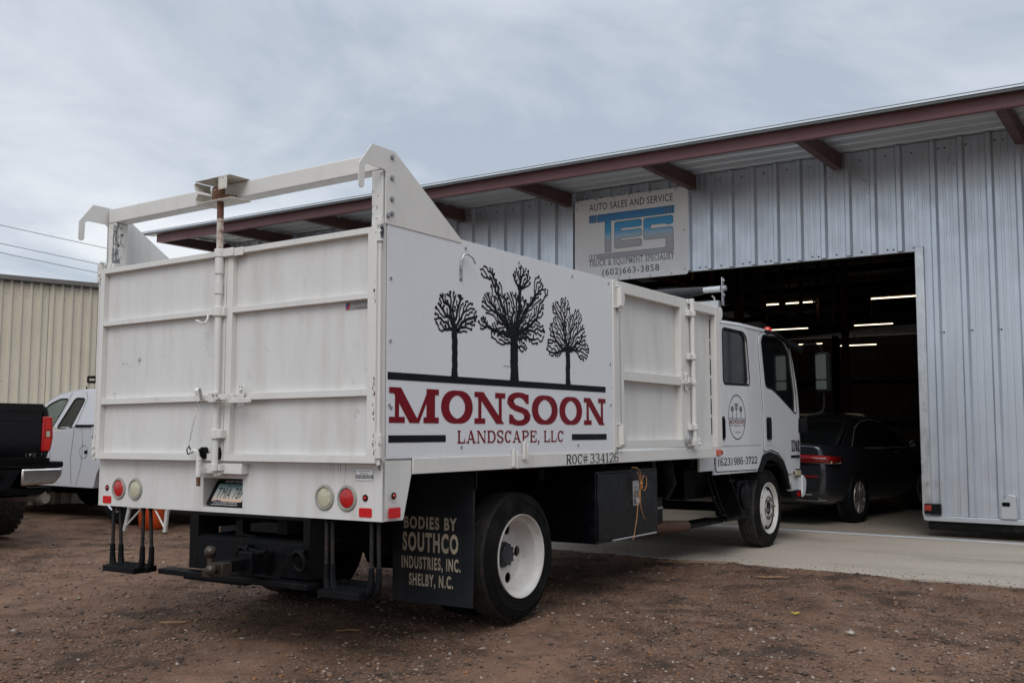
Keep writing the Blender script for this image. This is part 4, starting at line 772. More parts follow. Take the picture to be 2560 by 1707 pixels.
# lettering on the cab
FT = side(YC - .0006)
mb = MB(); slab_line(mb, spread('(623) 986-3722', 4.875, 5.90, {'(': .34, ')': .34, ' ': .1, '-': .3}, .1), FT, .0006, .886, .955, shear=.12, T=.28, t=.12); mb.build('phone_lettering', blackvinyl, cab)
FU = side(YC - .012 + .012)
mb = MB(); slab_line(mb, [('I', 6.985, 7.025), ('Z', 7.035, 7.105), ('0', 7.115, 7.185), ('2', 7.195, 7.262)], FT, .0008, .984, 1.11, T=.25, t=.13); mb.box(6.957, 7.255, YC - .0015, YC - .0006, .912, .944); mb.build('unit_lettering', blackvinyl, cab)
OC = (5.383, 1.346)
mb = MB(); mb.ribbon(arc(*OC, .219, .215, 0, 360, 64)[:-1], .009, FT, .0008, closed=True).box(5.172, 5.597, YC - .0014, YC - .0006, 1.331, 1.336).box(5.185, 5.26, YC - .0014, YC - .0006, 1.262, 1.268).box(5.50, 5.58, YC - .0014, YC - .0006, 1.262, 1.268); em = mb.build('door_emblem', blackvinyl, truck)
mb = MB(); slab_line(mb, spread('MONSOON', 5.182, 5.588, {'M': 1.0, 'O': .8, 'N': .8}, .08), FT, .0008, 1.283, 1.323, T=.3, t=.13); slab_line(mb, spread('LANDSCAPE, LLC', 5.28, 5.48, LW, .1), FT, .0008, 1.257, 1.272, T=.2, t=.1); mb.build('emblem_lettering', redpaint, em)
text('emblem_lettering', 'EST. 2018', FT, 5.33, 5.46, 1.192, 1.208, .0008, signdark, em)
for (bx, fx), h0, bl, sd_ in (((5.262, 5.262), 1.39, [(5.262, 1.425, .035, .026)], 3), ((5.367, 5.367), 1.40, [(5.37, 1.445, .05, .035), (5.34, 1.468, .03, .012), (5.4, 1.47, .03, .012)], 4), ((5.485, 5.485), 1.39, [(5.485, 1.425, .038, .03)], 6)):
    mb = MB(); emblem_tree(mb, FT, .0008, (bx, 1.336), (fx, h0), bl, .009, sd_, .28, 60, .012); mb.build('emblem_tree', blackvinyl, em)
# roof furniture and mirror
mb = MB(); mb.path([(6.27, YC - .012, 2.262), (6.5, YC - .014, 2.256), (6.72, YC - .014, 2.235), (6.88, YC - .012, 2.195), (6.98, YC - .01, 2.14)], [.012, .016, .018, .018, .012], 10); mb.box(6.25, 6.31, YC - .03, YC + .01, 2.235, 2.275)
mb.path([(6.85, YC + .02, 2.215), (6.98, YC - .01, 2.185), (7.1, YC - .05, 2.155), (7.19, YC - .07, 2.12), (7.2, YC - .05, 2.09)], [.022, .035, .04, .035, .02], 10); mb.build('window_visor', blkplast, cab)
mb = MB(); mb.path([(7.12, YC - .04, 2.14), (7.30, .05, 2.195), (7.42, -.02, 2.20), (7.48, -.06, 2.17), (7.49, -.075, 2.09)], .013, 10); arm_ = mb; mb = MB(); mb.path([(7.49, -.075, 1.66), (7.49, -.075, 1.50), (7.47, -.06, 1.435), (7.42, 0, 1.405), (7.36, .08, 1.385), (7.34, .12, 1.33)], .013, 10)
mb.prism(rrect(7.28, 7.345, 1.19, 1.355, .02), side(.13), -.06, .06); mr_ = mb.build('wing_mirror', blkplast, truck); arm_.build('mirror_arm', blkplast, mr_)
mb = MB(); mb.prism(rrect(-.012, .158, 1.655, 2.11, .035), frame((7.45, 0, 0), (0, -1, 0), (0, 0, 1)), -.10, 0); mb.build('mirror_housing', blkplast, mr_, .018)
mirm = pm('mirror_glass', (.30, .33, .31), .03, metal=1, var=.02, rvar=.01)
mb = MB(); mb.prism(rrect(.006, .125, 1.80, 2.085, .015), frame((7.4485, 0, 0), (0, -1, 0), (0, 0, 1)), 0, .003).prism(rrect(.006, .125, 1.685, 1.785, .015), frame((7.4485, 0, 0), (0, -1, 0), (0, 0, 1)), 0, .003); mb.build('mirror_pane', mirm, mr_)
mb = MB(); mb.lathe([(.05, 0), (.05, .015), (.044, .045), (.03, .065), (.001, .07)], (6.86, .34, 2.305), (0, 0, 1), 20); mb.build('beacon', pm('red_beacon', (.6, .035, .02), .2, var=.1, vs=20, coat=.5), cab)
mb = MB(); mb.box(6.2, 6.3, .4, 2.0, 2.318, 2.33); mb.build('roof_bracket', blkplast, cab)
o = plate('cab_marker', rrect(7.045, 7.255, .70, .79, .02), [], FC, -.004, .012, chrome, truck); plate('marker_lens', rrect(7.07, 7.235, .715, .775, .012), [], FC, .0125, .018, clearlens, o)
mb = MB(); mb.prism(rpoly([(7.30, .72), (7.37, .71), (7.445, .66), (7.43, .55), (7.36, .475), (7.26, .47), (7.30, .56)], .03), side(YC - .01), -2.1, 0); mb.build('front_bumper', cabp, truck, .02)
mb = MB(); mb.prism(rpoly([(6.89, .552), (7.262, .552), (7.28, .475), (6.95, .475)], .015), FC, -.1, .005); mb.build('lower_valance', blkplast, cab); mb = MB(); mb.prism(rrect(7.13, 7.22, .487, .535, .008), FC, .005, .012); mb.build('side_marker', redlens, cab)
text('cab_badge', 'E', FC, 6.915, 6.96, .575, .63, .001, signdark, cab)
mb = MB(); mb.box(4.47, 4.80, YC + .01, YC + .03, .845, .97); mb.build('cab_skirt', cabp, truck)
# ------------------------------------------------------------------ the workshop building (world frame: facade on x = DX, looking towards -x)
DX = 8.5
bld = thing('metal_workshop', 'corrugated metal workshop building with maroon eave beam and open bay door', 'building', (DX, 3, 0), off=Vector((-DX, -3, 0)))
FB = frame((DX, 0, 0), (0, -1, 0), (0, 0, 1))            # reads left to right for someone facing the wall; a = -y
PITCH = .305
def rib_profile(a0, a1, ph=0.0, h=.048):
    """R-panel profile: (a, depth)"""
    P = [(a0, 0)]; k = math.floor((a0 - ph) / PITCH) - 1
    while True:
        c = ph + k * PITCH
        if c > a1 + .2: break
        for da, d in ((-.046, 0), (-.022, h), (.022, h), (.046, 0), (.100, 0), (.106, .0035), (.124, .0035), (.130, 0), (.175, 0), (.181, .0035), (.199, .0035), (.205, 0)):
            if a0 < c + da < a1: P.append((c + da, d))
        k += 1
    P.append((a1, 0)); return P
def rib_sheet(name, fr, a0, a1, z0, z1, mat, parent, ph=0.0, nz=1, h=.048):
    P = rib_profile(a0, a1, ph, h); n = len(P); vs = []; fs = []
    for j in range(nz + 1):
        z = z0 + (z1 - z0) * j / nz
        vs += [fr(a, z, d) for a, d in P]
    for j in range(nz):
        fs += [(j * n + i, j * n + i + 1, (j + 1) * n + i + 1, (j + 1) * n + i) for i in range(n - 1)]
    mb = MB(); mb.add(vs, fs); o = mb.build(name, mat, parent, 0, 0)
    s = o.modifiers.new('thickness', 'SOLIDIFY'); s.thickness = .003; s.offset = -1
    return o
PH = -.19
HZ = 3.365
w1 = rib_sheet('front_wall', FB, -4.4, .934, HZ, 4.66, galv, bld, PH); w2 = rib_sheet('front_wall', FB, -11.66, -4.4, .0, 4.66, galv, bld, PH)
w3 = rib_sheet('front_wall', FB, .935, 12.5, .245, 4.66, galv, bld, PH + .085)
mb = MB(); rg = random.Random(9)
k = -40
while k < 45:
    a = PH + k * PITCH + .15; k += 1
    if -11.5 < a < 12:
        zs = [4.56] if a < .885 else [4.56, 2.37]
        if -4.3 < a < .88: zs = [4.56, HZ + .035]
        for z in zs:
            for da in (0, .08 + rg.uniform(-.01, .01)) if rg.random() < .35 else (0,): q = FB(a + da, z + rg.uniform(-.006, .006), 0); mb.tube(q, q - Vector((.012, 0, 0)), .011, 6)
mb.build('wall_screw', hubblk, bld)
mb = MB(); mb.prism([(.886, .235), (.984, .235), (.984, HZ + .035), (.886, HZ + .035)], FB, -.06, .040); mb.build('jamb_trim', trimbright, bld, .004)
mb = MB(); mb.box(DX - .01, DX + .08, -.884, 4.4, HZ - .012, HZ - .001); mb.build('header_trim', trimbright, bld)
mb = MB(); mb.prism(rpoly([(.90, .195), (.93, .18), (12.5, .18), (12.5, .242), (.90, .242)], .02), FB, -.08, .075); mb.build('base_flashing', galvroof, bld, .008)
mb = MB(); mb.box(DX - .05, DX + .06, -12.5, -.95, .085, .178); mb.build('rubber_skirt', rubber, bld, .01)
mb = MB(); mb.prism(rpoly([(1.72, .243), (1.89, .243), (1.88, .50), (1.80, .52), (1.73, .42)], .02), FB, .034, .10); gb = mb.build('guide_bracket', galvroof, bld, .006); mb = MB(); mb.prism(rrect(1.74, 1.82, .385, .43, .01), FB, .101, .104); mb.build('bracket_slot', dark, gb)
# eave: fascia channel, outriggers, roof sheet
mb = MB(); mb.box(6.90, 6.912, -12.5, 11.40, 4.455, 4.602).box(6.912, 6.97, -12.5, 11.40, 4.455, 4.463).box(6.912, 6.97, -12.5, 11.40, 4.594, 4.602); mb.build('eave_beam', maroon, bld, .003)
mb = MB(); mb.box(6.80, 6.806, -12.5, 11.75, 4.585, 4.648).box(6.806, 6.9, -12.5, 11.75, 4.604, 4.610); mb.build('eave_trim', eavegrey, bld, .002)
for y in (11.35, 9.7, 7.83, 5.85, 3.9, 1.94, 0.0, -2.06, -4.0, -5.95, -7.9):
    mb = MB(); mb.add([(6.971, y - .05, 4.455), (6.971, y + .05, 4.455), (8.46, y + .05, 4.465), (8.46, y - .05, 4.465), (6.971, y - .05, 4.600), (6.971, y + .05, 4.600), (8.46, y + .05, 4.655), (8.46, y - .05, 4.655)], [(0, 3, 2, 1), (4, 5, 6, 7), (0, 1, 5, 4), (1, 2, 6, 5), (2, 3, 7, 6), (3, 0, 4, 7)]); mb.build('outrigger_beam', maroond, bld, .004)
FRU = frame((0, 0, 0), (1, 0, 0), (0, 1, 0))
P = rib_profile(6.79, 9.2, .12, .03); n = len(P); zf = lambda x: 4.612 + (x - 6.8) * .035
mb = MB(); mb.add([(x, y, zf(x) + d) for y in (11.75, -12.5) for x, d in P], [(i, i + 1, n + i + 1, n + i) for i in range(n - 1)]); o = mb.build('roof_sheet', galvroof, bld, 0, 0); s = o.modifiers.new('thickness', 'SOLIDIFY'); s.thickness = .004; s.offset = 1
# interior shell
for y in (11.58, -12.4):
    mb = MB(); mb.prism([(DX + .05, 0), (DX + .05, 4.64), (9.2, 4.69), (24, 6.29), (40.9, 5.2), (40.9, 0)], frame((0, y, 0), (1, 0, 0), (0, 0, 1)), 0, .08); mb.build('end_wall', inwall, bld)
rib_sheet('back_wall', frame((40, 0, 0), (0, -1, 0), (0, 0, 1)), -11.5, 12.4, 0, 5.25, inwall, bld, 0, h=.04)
mb = MB(); mb.box(39.8, 39.95, -12.3, 11.5, 1.4, 1.6).box(39.8, 39.95, -12.3, 11.5, 3.2, 3.35)
for y in (-9, -3, 3, 9): mb.box(39.6, 39.9, y - .1, y + .1, 0, 6)
mb.build('wall_girt', dark, bld)
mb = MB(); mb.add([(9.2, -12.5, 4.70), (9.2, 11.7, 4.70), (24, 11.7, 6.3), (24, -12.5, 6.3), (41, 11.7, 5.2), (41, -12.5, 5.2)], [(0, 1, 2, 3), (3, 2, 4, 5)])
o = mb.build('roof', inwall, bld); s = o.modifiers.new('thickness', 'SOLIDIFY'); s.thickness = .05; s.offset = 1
mb = MB()
for x in (10, 11.5, 13, 14.5, 16, 17.5, 19, 20.5, 22, 23.5, 26, 28.5, 31, 33.5, 36):
    z = 4.70 + (x - 9.2) * .108 if x < 24 else 6.3 - (x - 24) * .0647
    mb.box(x, x + .07, -12.3, 11.4, z - .26, z - .06)
mb.build('purlin', dark, bld)
mb = MB()
for y, x0, x1 in ((4.25, 9.0, 24.0), (-5.2, 9.0, 24.0)):
    mb.box(x0, x1, y - .05, y + .05, 3.88, 3.96)
    for i in range(11):
        x = x0 + i * 1.4; zt = 4.55 + (x - 9.2) * .108; mb.box(x, x + .08, y - .04, y + .04, 3.96, zt)
        if i < 10: mb.path([(x + .04, y, 3.94), (x + 1.44, y, zt + .1)] if i % 2 else [(x + .04, y, zt), (x + 1.44, y, 3.96)], .02, 6)
for x, y, z in ((9.1, 4.3, 4.6), (16.0, 4.25, 5.3), (24, 4.25, 6.1), (24, -5.2, 6.1)): mb.box(x, x + .16, y - .08, y + .08, 0, z)
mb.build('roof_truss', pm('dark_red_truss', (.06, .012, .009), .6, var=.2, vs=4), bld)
# ------------------------------------------------------------------ sign board
FG = frame((DX - .055, 0, 0), (0, -1, 0), (0, 0, 1)); A0, A1, Z0, Z1 = -3.79, -2.012, 3.318, 4.528
sign = thing('sign_board', 'white rectangular wall sign with blue and grey logo and phone number above bay door', 'sign', (DX - .05, 2.9, 3.32), off=-Vector((DX - .05, 2.9, 3.32)))
bd = plate('sign_panel', rpoly([(A0, Z0), (A1, Z0), (A1, Z1), (A0, Z1)], .05), [], FG, -.012, 0, signw, sign)
def sx(u): return A0 + u * (A1 - A0)
def sz(v_): return Z0 + v_ * (Z1 - Z0)
text('sign_lettering', 'AUTO SALES AND SERVICE', FG, sx(.137), sx(.875), sz(.855), sz(.94), .001, signdark, sign, offset=.004, spacing=1.12)
text('sign_lettering', '(602)663-3858', FG, sx(.255), sx(.755), sz(.045), sz(.145), .001, pm('sign_charcoal', (.03, .034, .045), .5), sign, offset=.004, spacing=1.15)
grad = pm('logo_gradient', (.3, .4, .5), .5); t = grad.node_tree; b = t.nodes['Principled BSDF']; g = t.nodes.new('ShaderNodeTexCoord'); sp = t.nodes.new('ShaderNodeSeparateXYZ'); t.links.new(g.outputs['Object'], sp.inputs[0])
mr = t.nodes.new('ShaderNodeMapRange'); mr.inputs[1].default_value = sz(.27); mr.inputs[2].default_value = sz(.80); t.links.new(sp.outputs[2], mr.inputs[0]); cr = t.nodes.new('ShaderNodeValToRGB'); t.links.new(mr.outputs[0], cr.inputs[0]); el = cr.color_ramp.elements
el[0].position = 0; el[0].color = (.42, .42, .46, 1); el[1].position = 1; el[1].color = (.06, .22, .48, 1)
for p_, c_ in ((.36, (.47, .48, .51, 1)), (.47, (.38, .56, .70, 1)), (.60, (.07, .40, .72, 1))): q = el.new(p_); q.color = c_
t.links.new(cr.outputs[0], b.inputs['Base Color'])
def U(pts): return [(sx(a), sz(c)) for a, c in pts]
Tt = U([(.21, .80), (.815, .80), (.815, .713), (.335, .713), (.335, .345), (.281, .345), (.281, .713), (.21, .713)])
Et = rpoly(U([(.368, .69), (.607, .69), (.607, .608), (.42, .608), (.42, .578), (.607, .578), (.607, .490), (.42, .490), (.42, .462), (.607, .462), (.607, .378), (.368, .378)]), .006); Et = rpoly(U([(.368, .69), (.607, .69), (.607, .608), (.42, .608), (.42, .578), (.607, .578), (.607, .490), (.42, .490), (.42, .462), (.607, .462), (.607, .378), (.368, .378)]), .03)
St = rpoly(U([(.625, .69), (.878, .69), (.878, .592), (.82, .592), (.815, .606), (.685, .606), (.685, .56), (.878, .56), (.878, .268), (.21, .268), (.21, .345 - .02), (.815, .325), (.815, .44), (.625, .44)]), .04)
bars = [U([(a, .80), (a + .018, .80), (a + .018, .713), (a, .713)]) for a in (.137, .1605, .184, .82, .8435, .867)] + [U([(a, .325), (a + .018, .325), (a + .018, .268), (a, .268)]) for a in (.137, .1605, .184)]
for i, p in enumerate([Tt, Et, St] + bars):
    plate('sign_logo', p, [], FG, .0006, .0012 + i * 1e-5, grad if i < 9 else signw, sign, 0, 0)
mb = MB()
for p in [Tt, Et, St] + bars: mb.ribbon(p, .0055, FG, .002, closed=True)
mb.build('logo_outline', signdark, sign)
text('sign_lettering', 'TRUCK & EQUIPMENT SPECIALIST', FG, sx(.134), sx(.882), sz(.172), sz(.262), .001, signdark, sign, offset=.03, spacing=1.2)
text('sign_lettering', 'TRUCK & EQUIPMENT SPECIALIST', FG, sx(.138), sx(.878), sz(.180), sz(.254), .0018, signgrey, sign, offset=.006, spacing=1.2)
mb = MB()
for a, z in [(x, .985) for x in (.03, .2, .36, .5, .68, .9)] + [(x, .02) for x in (.4, .5, .68, .86)] + [(.97, .06), (.97, .5), (.02, .9)]: q = FG(sx(a), sz(z), 0); mb.tube(q, q - Vector((.004, 0, 0)), .009, 8)
mb.build('sign_screw', hubblk, sign)
# ------------------------------------------------------------------ tube lamps deep in the workshop
def tube_lamp(p, L, label, hang, chain):
    o = thing('tube_lamp', label, 'lamp', p, group='tube lamps hanging in the workshop')
    mb = MB(); mb.tube((0, 0, -.03), (0, -L, -.03), .013, 10); mb.build('tube', lampon, o)
    mb = MB(); mb.box(-.05, .05, -L, 0, -.005, .03); mb.build('lamp_housing', inwall, o)
    mb = MB(); mb.tube((0, -.03, .03), (0, -.03, hang), .004, 6).tube((0, -L + .03, .03), (0, -L + .03, hang), .004, 6); mb.build('hanger_wire', dark, o)
    mb = MB(); mb.tube((0, .0, -.03), (0, .0, -.03 - chain * .7), .006, 6).tube((0, 0, -.03 - chain * .65), (0, 0, -.03 - chain), .016, 8); mb.build('pull_chain', cord, o)
    return o
for p, L, lb, h, c_ in (((21.3, 5.50, 4.51), 1.25, 'lit tube lamp above the cab roof, its near end left of the red roof beacon', 1.3, .45), ((21.4, 2.86, 4.50), 1.32, 'lit tube lamp cut off by the bright door jamb, highest of the lamps', 1.3, .45),
                        ((30.2, 5.63, 4.76), 1.25, 'lit tube lamp left of the jamb, second row from the bay door', .9, .45), ((32.2, 6.67, 4.26), 1.25, 'lit tube lamp just right of the cab wing mirror, lowest of the lamps', 1.3, .5),
                        ((31.8, 9.2, 4.92), 1.5, 'lit tube lamp directly behind the red roof beacon', .7, .2), ((36.0, 9.75, 4.70), 1.3, 'lit tube lamp showing above the curved mirror arm', .6, .2)):
    tube_lamp(p, L, lb, h, c_)
for p, lb in (((13.0, 3.95, 4.62), 'hanging brass pull chain of a lamp hidden above the door header, nearer the truck'), ((11.6, -.12, 4.43), 'hanging brass pull chain of a lamp hidden above the header, beside the jamb')):
    tube_lamp(p, 1.2, lb, .25, .32 + (p[2] - 4.3))
# small red lamp box at the foot of the wall
o = thing('red_lamp_box', 'small red and black lamp at the foot of the bright door jamb', 'lamp', (DX - .06, -.98, .25)); mb = MB(); mb.box(-.05, .0, -.12, .06, .01, .13); mb.build('lamp_base', blkplast, o, .006); mb = MB(); mb.box(-.058, -.05, -.02, .055, .05, .115); mb.build('lens', redplastic, o, .003)
# ------------------------------------------------------------------ tan neighbouring building
aw = math.radians(-16.6); hw = Vector((math.cos(aw), math.sin(aw), 0))
tb_ = thing('tan_building', 'long tan ribbed metal building with a thin dark roof edge behind the pickups', 'building', (5.123, 11.7, 0), rz=aw)
mbp = MB(); PT = .146
FT_ = frame((0, 0, 0), (1, 0, 0), (0, 0, 1))
def tan_sheet(a0, a1):
    P = [(a0, 0)]; a = a0 + .02
    while a < a1 - .1: P += [(a, 0), (a + .012, .03), (a + .042, .03), (a + .054, 0)]; a += PT
    P.append((a1, 0)); n = len(P); mb = MB(); mb.add([FT_(x, z, d) for z in (-.35, 3.52) for x, d in P], [(i, i + 1, n + i + 1, n + i) for i in range(n - 1)])
    o = mb.build('tan_wall', tan, tb_, 0, 0); s = o.modifiers.new('thickness', 'SOLIDIFY'); s.thickness = .004; s.offset = -1
e0 = .012
for k_ in range(-11, 11): tan_sheet(k_ * .765 + e0, k_ * .765 + .765 + e0 - .008)
mb = MB(); rg = random.Random(4)
for k_ in range(-50, 50):
    for z in (3.30, .55, 1.9):
        if rg.random() < .6: q = FT_(k_ * PT + .1, z + rg.uniform(-.03, .03), 0); mb.tube(q, q + Vector((0, -.006, 0)), .008, 6)
mb.build('wall_screw', tandark, tb_)
mb = MB(); mb.box(-9, 9, -.10, .3, 3.525, 3.60); mb.box(-9, 9, -.03, .3, 3.49, 3.524); mb.build('roof_edge', tandark, tb_, .004)
mb = MB(); mb.box(-8.4, 8.4, .06, 9, -.3, 3.5); mb.build('building_shell', tan, tb_)
# ------------------------------------------------------------------ overhead wires
for (a, b), lb in ((((.469, .865, .178), (.546, .822, .164)), 'uppermost of three thin overhead wires on the left'), (((.471, .867, .162), (.548, .823, .148)), 'middle of three thin overhead wires on the left'), (((.472, .868, .154), (.542, .828, .141)), 'lowest of three thin overhead wires on the left')):
    p = CAM + Vector(a) * 42; q = CAM + Vector(b) * 44; d = q - p
    o = thing('overhead_wire', lb, 'wire', p - d * 3, group='overhead wires'); mb = MB(); mb.path([d * i / 8 * 5 + Vector((0, 0, -.10 * (1 - (i / 4 - 1) ** 2))) + Vector((0, 0, .09)) for i in range(9)], .011, 6); mb.build('wire_strand', wirem, o)
# ------------------------------------------------------------------ road car wheels
def car_wheel(parent, c, n, R, w, lug=.008, spokes=5, block=False, rimm=None):
    c = Vector(c); n = Vector(n); pr = tyre_prof(R, w, R * .64, lug)
    mb = MB(); mb.lathe(pr, c, n, 56); k = len(pr); mb.mi = [(1 if 4 <= (i // 56) < k - 6 else 0) for i in range(len(mb.f))]
    if block:
        rg = random.Random(2); u = n.orthogonal().normalized(); v_ = n.cross(u)
        for i in range(34):
            for j in range(6):
                th = 2 * math.pi * (i + .5 * (j % 2)) / 34; e_r = u * math.cos(th) + v_ * math.sin(th); e_t = -u * math.sin(th) + v_ * math.cos(th); a = (j - 2.5) / 6 * w * .98
                o_ = c + e_r * (R - .003) + n * a; hx = e_t * R * .075 * rg.uniform(.8, 1); hy = n * w * .068 * rg.uniform(.8, 1); hz = e_r * .006; sk = e_t * .012 * (1 if j % 2 else -1)
                mb.add([o_ + sx_ * hx + sy_ * (hy + sk) + sz_ * hz for sz_ in (-1, 1) for sx_, sy_ in ((-1, -1), (1, -1), (1, 1), (-1, 1))], [(0, 3, 2, 1), (4, 5, 6, 7), (0, 1, 5, 4), (1, 2, 6, 5), (2, 3, 7, 6), (3, 0, 4, 7)], 1)
    ty = mb.build('wheel', [rubber, tread], parent, 0, 40)
    o = w / 2; r = R * .66
    mb = MB(); mb.lathe([(r - .02, o - .05), (r, o - .01), (r - .005, o), (r - .02, o - .012), (r - .04, o - .1), (r - .04, -o + .05)], c, n, 48)
    u = n.orthogonal().normalized(); v_ = n.cross(u)
    for i in range(spokes):
        th = 2 * math.pi * i / spokes; e_r = u * math.cos(th) + v_ * math.sin(th); mb.path([c + n * (o - .03), c + n * (o - .02) + e_r * r * .5, c + n * (o - .025) + e_r * (r - .01)], [r * .16, r * .12, r * .15], 8)
    mb.lathe([(r * .28, o - .04), (r * .27, o - .008), (.001, o - .004)], c, n, 24); mb.build('rim', rimm or chrome, ty)
    mb = MB(); mb.lathe([(r - .03, o - .09), (.001, o - .09)], c, n, 32); mb.build('brake_disc', dark, ty)
# ------------------------------------------------------------------ black pickup, seen from behind at the left edge
bp_ = thing('black_pickup', 'black pickup truck with red tail lamp and chrome bumper at the left edge', 'pickup', (1.11, 7.70, 0), rz=math.radians(88))
HB = 1.03; XR = -1.22                                     # half width, tailgate face (local x back)
def bl(y): return y                                       # local y: left; right side is negative
FK = frame((XR, 0, 0), (0, -1, 0), (0, 0, 1))             # rear view: a to the right
mb = MB(); mb.prism(rpoly([(-.93, .875), (.90, .875), (.90, 1.40), (.885, 1.452), (-.93, 1.452)], .02), FK, -.05, 0); mb.box(XR - .02, XR + .04, -.90, .93, 1.375, 1.458); mb.prism(rrect(-.84, .82, 1.27, 1.365, .02), FK, 0.0, .012).prism(rrect(-.84, .82, .93, 1.255, .03), FK, 0, .006)
tg = mb.build('tailgate', carblack, bp_, .012)
plate('tailgate_badge', rrect(-.25, .25, 1.07, 1.14, .02), [], FK, .006, .016, chrome, bp_)
text('trim_badge', 'LTZ', FK, .735, .855, .912, .944, .0085, chrome, bp_, offset=.02)
for sg in (-1, 1):
    y0 = sg * .905
    mb = MB(); pr_ = [(.905, .87), (.985, .87), (1.02, 1.0), (1.015, 1.25), (.985, 1.40), (.95, 1.445), (.905, 1.445)]
    mb.prism([(a * -sg * -1, z) for a, z in pr_] if sg > 0 else [(-a, z) for a, z in pr_], FK, -2.0, -.03); mb.prism([(sg * a, z) for a, z in [(.905, .87), (.96, .87), (.97, .955), (.905, .955)]], FK, -.03, .0); mb.prism([(sg * a, z) for a, z in [(.905, 1.33), (.975, 1.33), (.955, 1.42), (.905, 1.445)]], FK, -.03, .0); mb.build('bed_side', carblack, bp_, .02, 50)
    mb = MB(); mb.prism([(sg * a, z) for a, z in rpoly([(.905, .958), (1.0, .965), (1.025, 1.1), (1.01, 1.325), (.91, 1.328)], .02)], FK, -.12, .012); tl = mb.build('tail_lamp', redlens, bp_, .01)
    mb = MB(); mb.prism([(sg * a, z) for a, z in rrect(.945, .985, 1.115, 1.175, .006)], FK, .0125, .016); mb.build('lamp_lens', clearlens, tl)
    mb = MB(); mb.prism([(sg * a, z) for a, z in rpoly([(.93, 1.19), (1.0, 1.19), (.99, 1.30), (.93, 1.31)], .015)], FK, .0125, .015).prism([(sg * a, z) for a, z in rpoly([(.925, .975), (.985, .98), (.995, 1.10), (.93, 1.10)], .015)], FK, .0125, .015); mb.build('lamp_cell', pm('bright_red_lens', (.62, .02, .012), .15, coat=.5) if 'bright_red_lens' not in MATS else MATS['bright_red_lens'], tl)
mb = MB(); mb.prism(rpoly([(-1.05, .80), (1.06, .80), (1.06, .862), (-1.05, .862)], .02), FK, -.05, .17); mb.prism(rpoly([(-.5, .58), (.5, .58), (.62, .79), (-.62, .79)], .03), FK, -.03, .16).prism(rpoly([(-.98, .53), (.98, .53), (.98, .60), (-.98, .60)], .02), FK, -.03, .10); bm_ = mb.build('bumper_pad', blkplast, bp_, .015)
mb = MB()
for sg in (-1, 1):
    mb.prism([(sg * a, z) for a, z in rpoly([(.62, .62), (.98, .635), (1.05, .72), (1.058, .798), (.62, .798)], .03)], FK, -.04, .175)
mb.build('chrome_bumper', chrome, bp_, .025, 60)
mb = MB(); mb.prism(arc(.42, .72, .03, .03, 0, 360, 16)[:-1], FK, .16, .175); mb.build('parking_sensor', dark, bp_)
mb = MB(); mb.tube((XR + .9, -.62, .50), (XR - .02, -.90, .49), .05, 16).tube((XR - .02, -.90, .49), (XR - .1, -.925, .49), .06, 16); mb.build('exhaust_pipe', pm('dirty_exhaust', (.35, .31, .28), .45, metal=.6, var=.3, vs=15), bp_)
mb = MB(); mb.box(XR + .05, 3.6, -.8, .8, .5, .9).box(.4, 3.6, -.95, .95, .9, 1.3).box(-1.4, .45, -.9, .9, .85, .9); mb.build('underbody', dark, bp_)
mb = MB(); mb.prism(rpoly([(.7, 1.2), (3.0, 1.2), (2.7, 1.5), (2.3, 1.9), (1.0, 1.92), (.75, 1.5)], .1), frame((0, 0, 0), (1, 0, 0), (0, 0, 1)), -.85, .85); mb.prism(rpoly([(.55, .6), (4.3, .6), (4.35, 1.15), (4.1, 1.3), (.55, 1.35)], .08), frame((0, 0, 0), (1, 0, 0), (0, 0, 1)), -.98, .98); mb.build('cab_body', carblack, bp_, .03)
for x in (0, 3.6):
    for sg in (-1, 1): car_wheel(bp_, (x, sg * 1.05, .435), (0, sg, 0), .43, .32, .012, 6, block=True)
# ------------------------------------------------------------------ white extended cab pickup, side on behind the dump truck
wp = thing('white_pickup', 'white extended cab pickup with a black roof rack frame beside the tan building', 'pickup', (4.83, 8.21, 0), rz=math.radians(91))
# local: x forward, y left; near side plane y = YS ; wheels at x=0 is the rear axle
YS = .96; FWP = frame((0, YS, 0), (-1, 0, 0), (0, 0, 1))     # a = -x , normal +y
dxu = -.30
def up(u, z): return (-(u + dxu), z)
low = [up(*p) for p in [(-1.2, .55), (-1.2, 1.235), (.62, 1.235), (1.30, 1.18), (1.62, 1.16), (3.6, 1.10), (3.72, .9), (3.72, .5), (3.35, .45)]] + [up(3.0 + .48 * math.cos(math.radians(a)), .40 + .48 * math.sin(math.radians(a))) for a in range(10, 171, 16)] + [up(2.35, .42), up(.52, .42)] + [up(.03 + .48 * math.cos(math.radians(a)), .40 + .48 * math.sin(math.radians(a))) for a in range(10, 171, 16)] + [up(-.5, .5)]
mb = MB(); mb.prism(low, FWP, -1.9, -.02); mb.build('body', carwhite, wp, .04, 50)
win = rpoly([up(*p) for p in [(.88, 1.61), (1.12, 1.615), (1.39, 1.20), (1.10, 1.195), (.98, 1.35)]], .05)
win = rpoly([up(*p) for p in [(.885, 1.60), (1.115, 1.61), (1.40, 1.20), (1.085, 1.19)]], .06)
dw = rpoly([up(*p) for p in [(1.235, 1.58), (1.33, 1.585), (1.62, 1.53), (1.98, 1.33), (2.05, 1.21), (1.50, 1.20)]], .04)
dw = rpoly([up(*p) for p in [(1.27, 1.60), (1.46, 1.60), (1.68, 1.53), (2.0, 1.30), (2.05, 1.19), (1.50, 1.20)]], .04)
gh = [up(*p) for p in [(.50, 1.236), (2.25, 1.18), (1.78, 1.54), (1.52, 1.66), (1.2, 1.705), (.72, 1.715), (.63, 1.66)]]
FG2 = frame((0, YS - .06, 0), (-1, 0, 0), (0, 0, 1)); tilt = .20
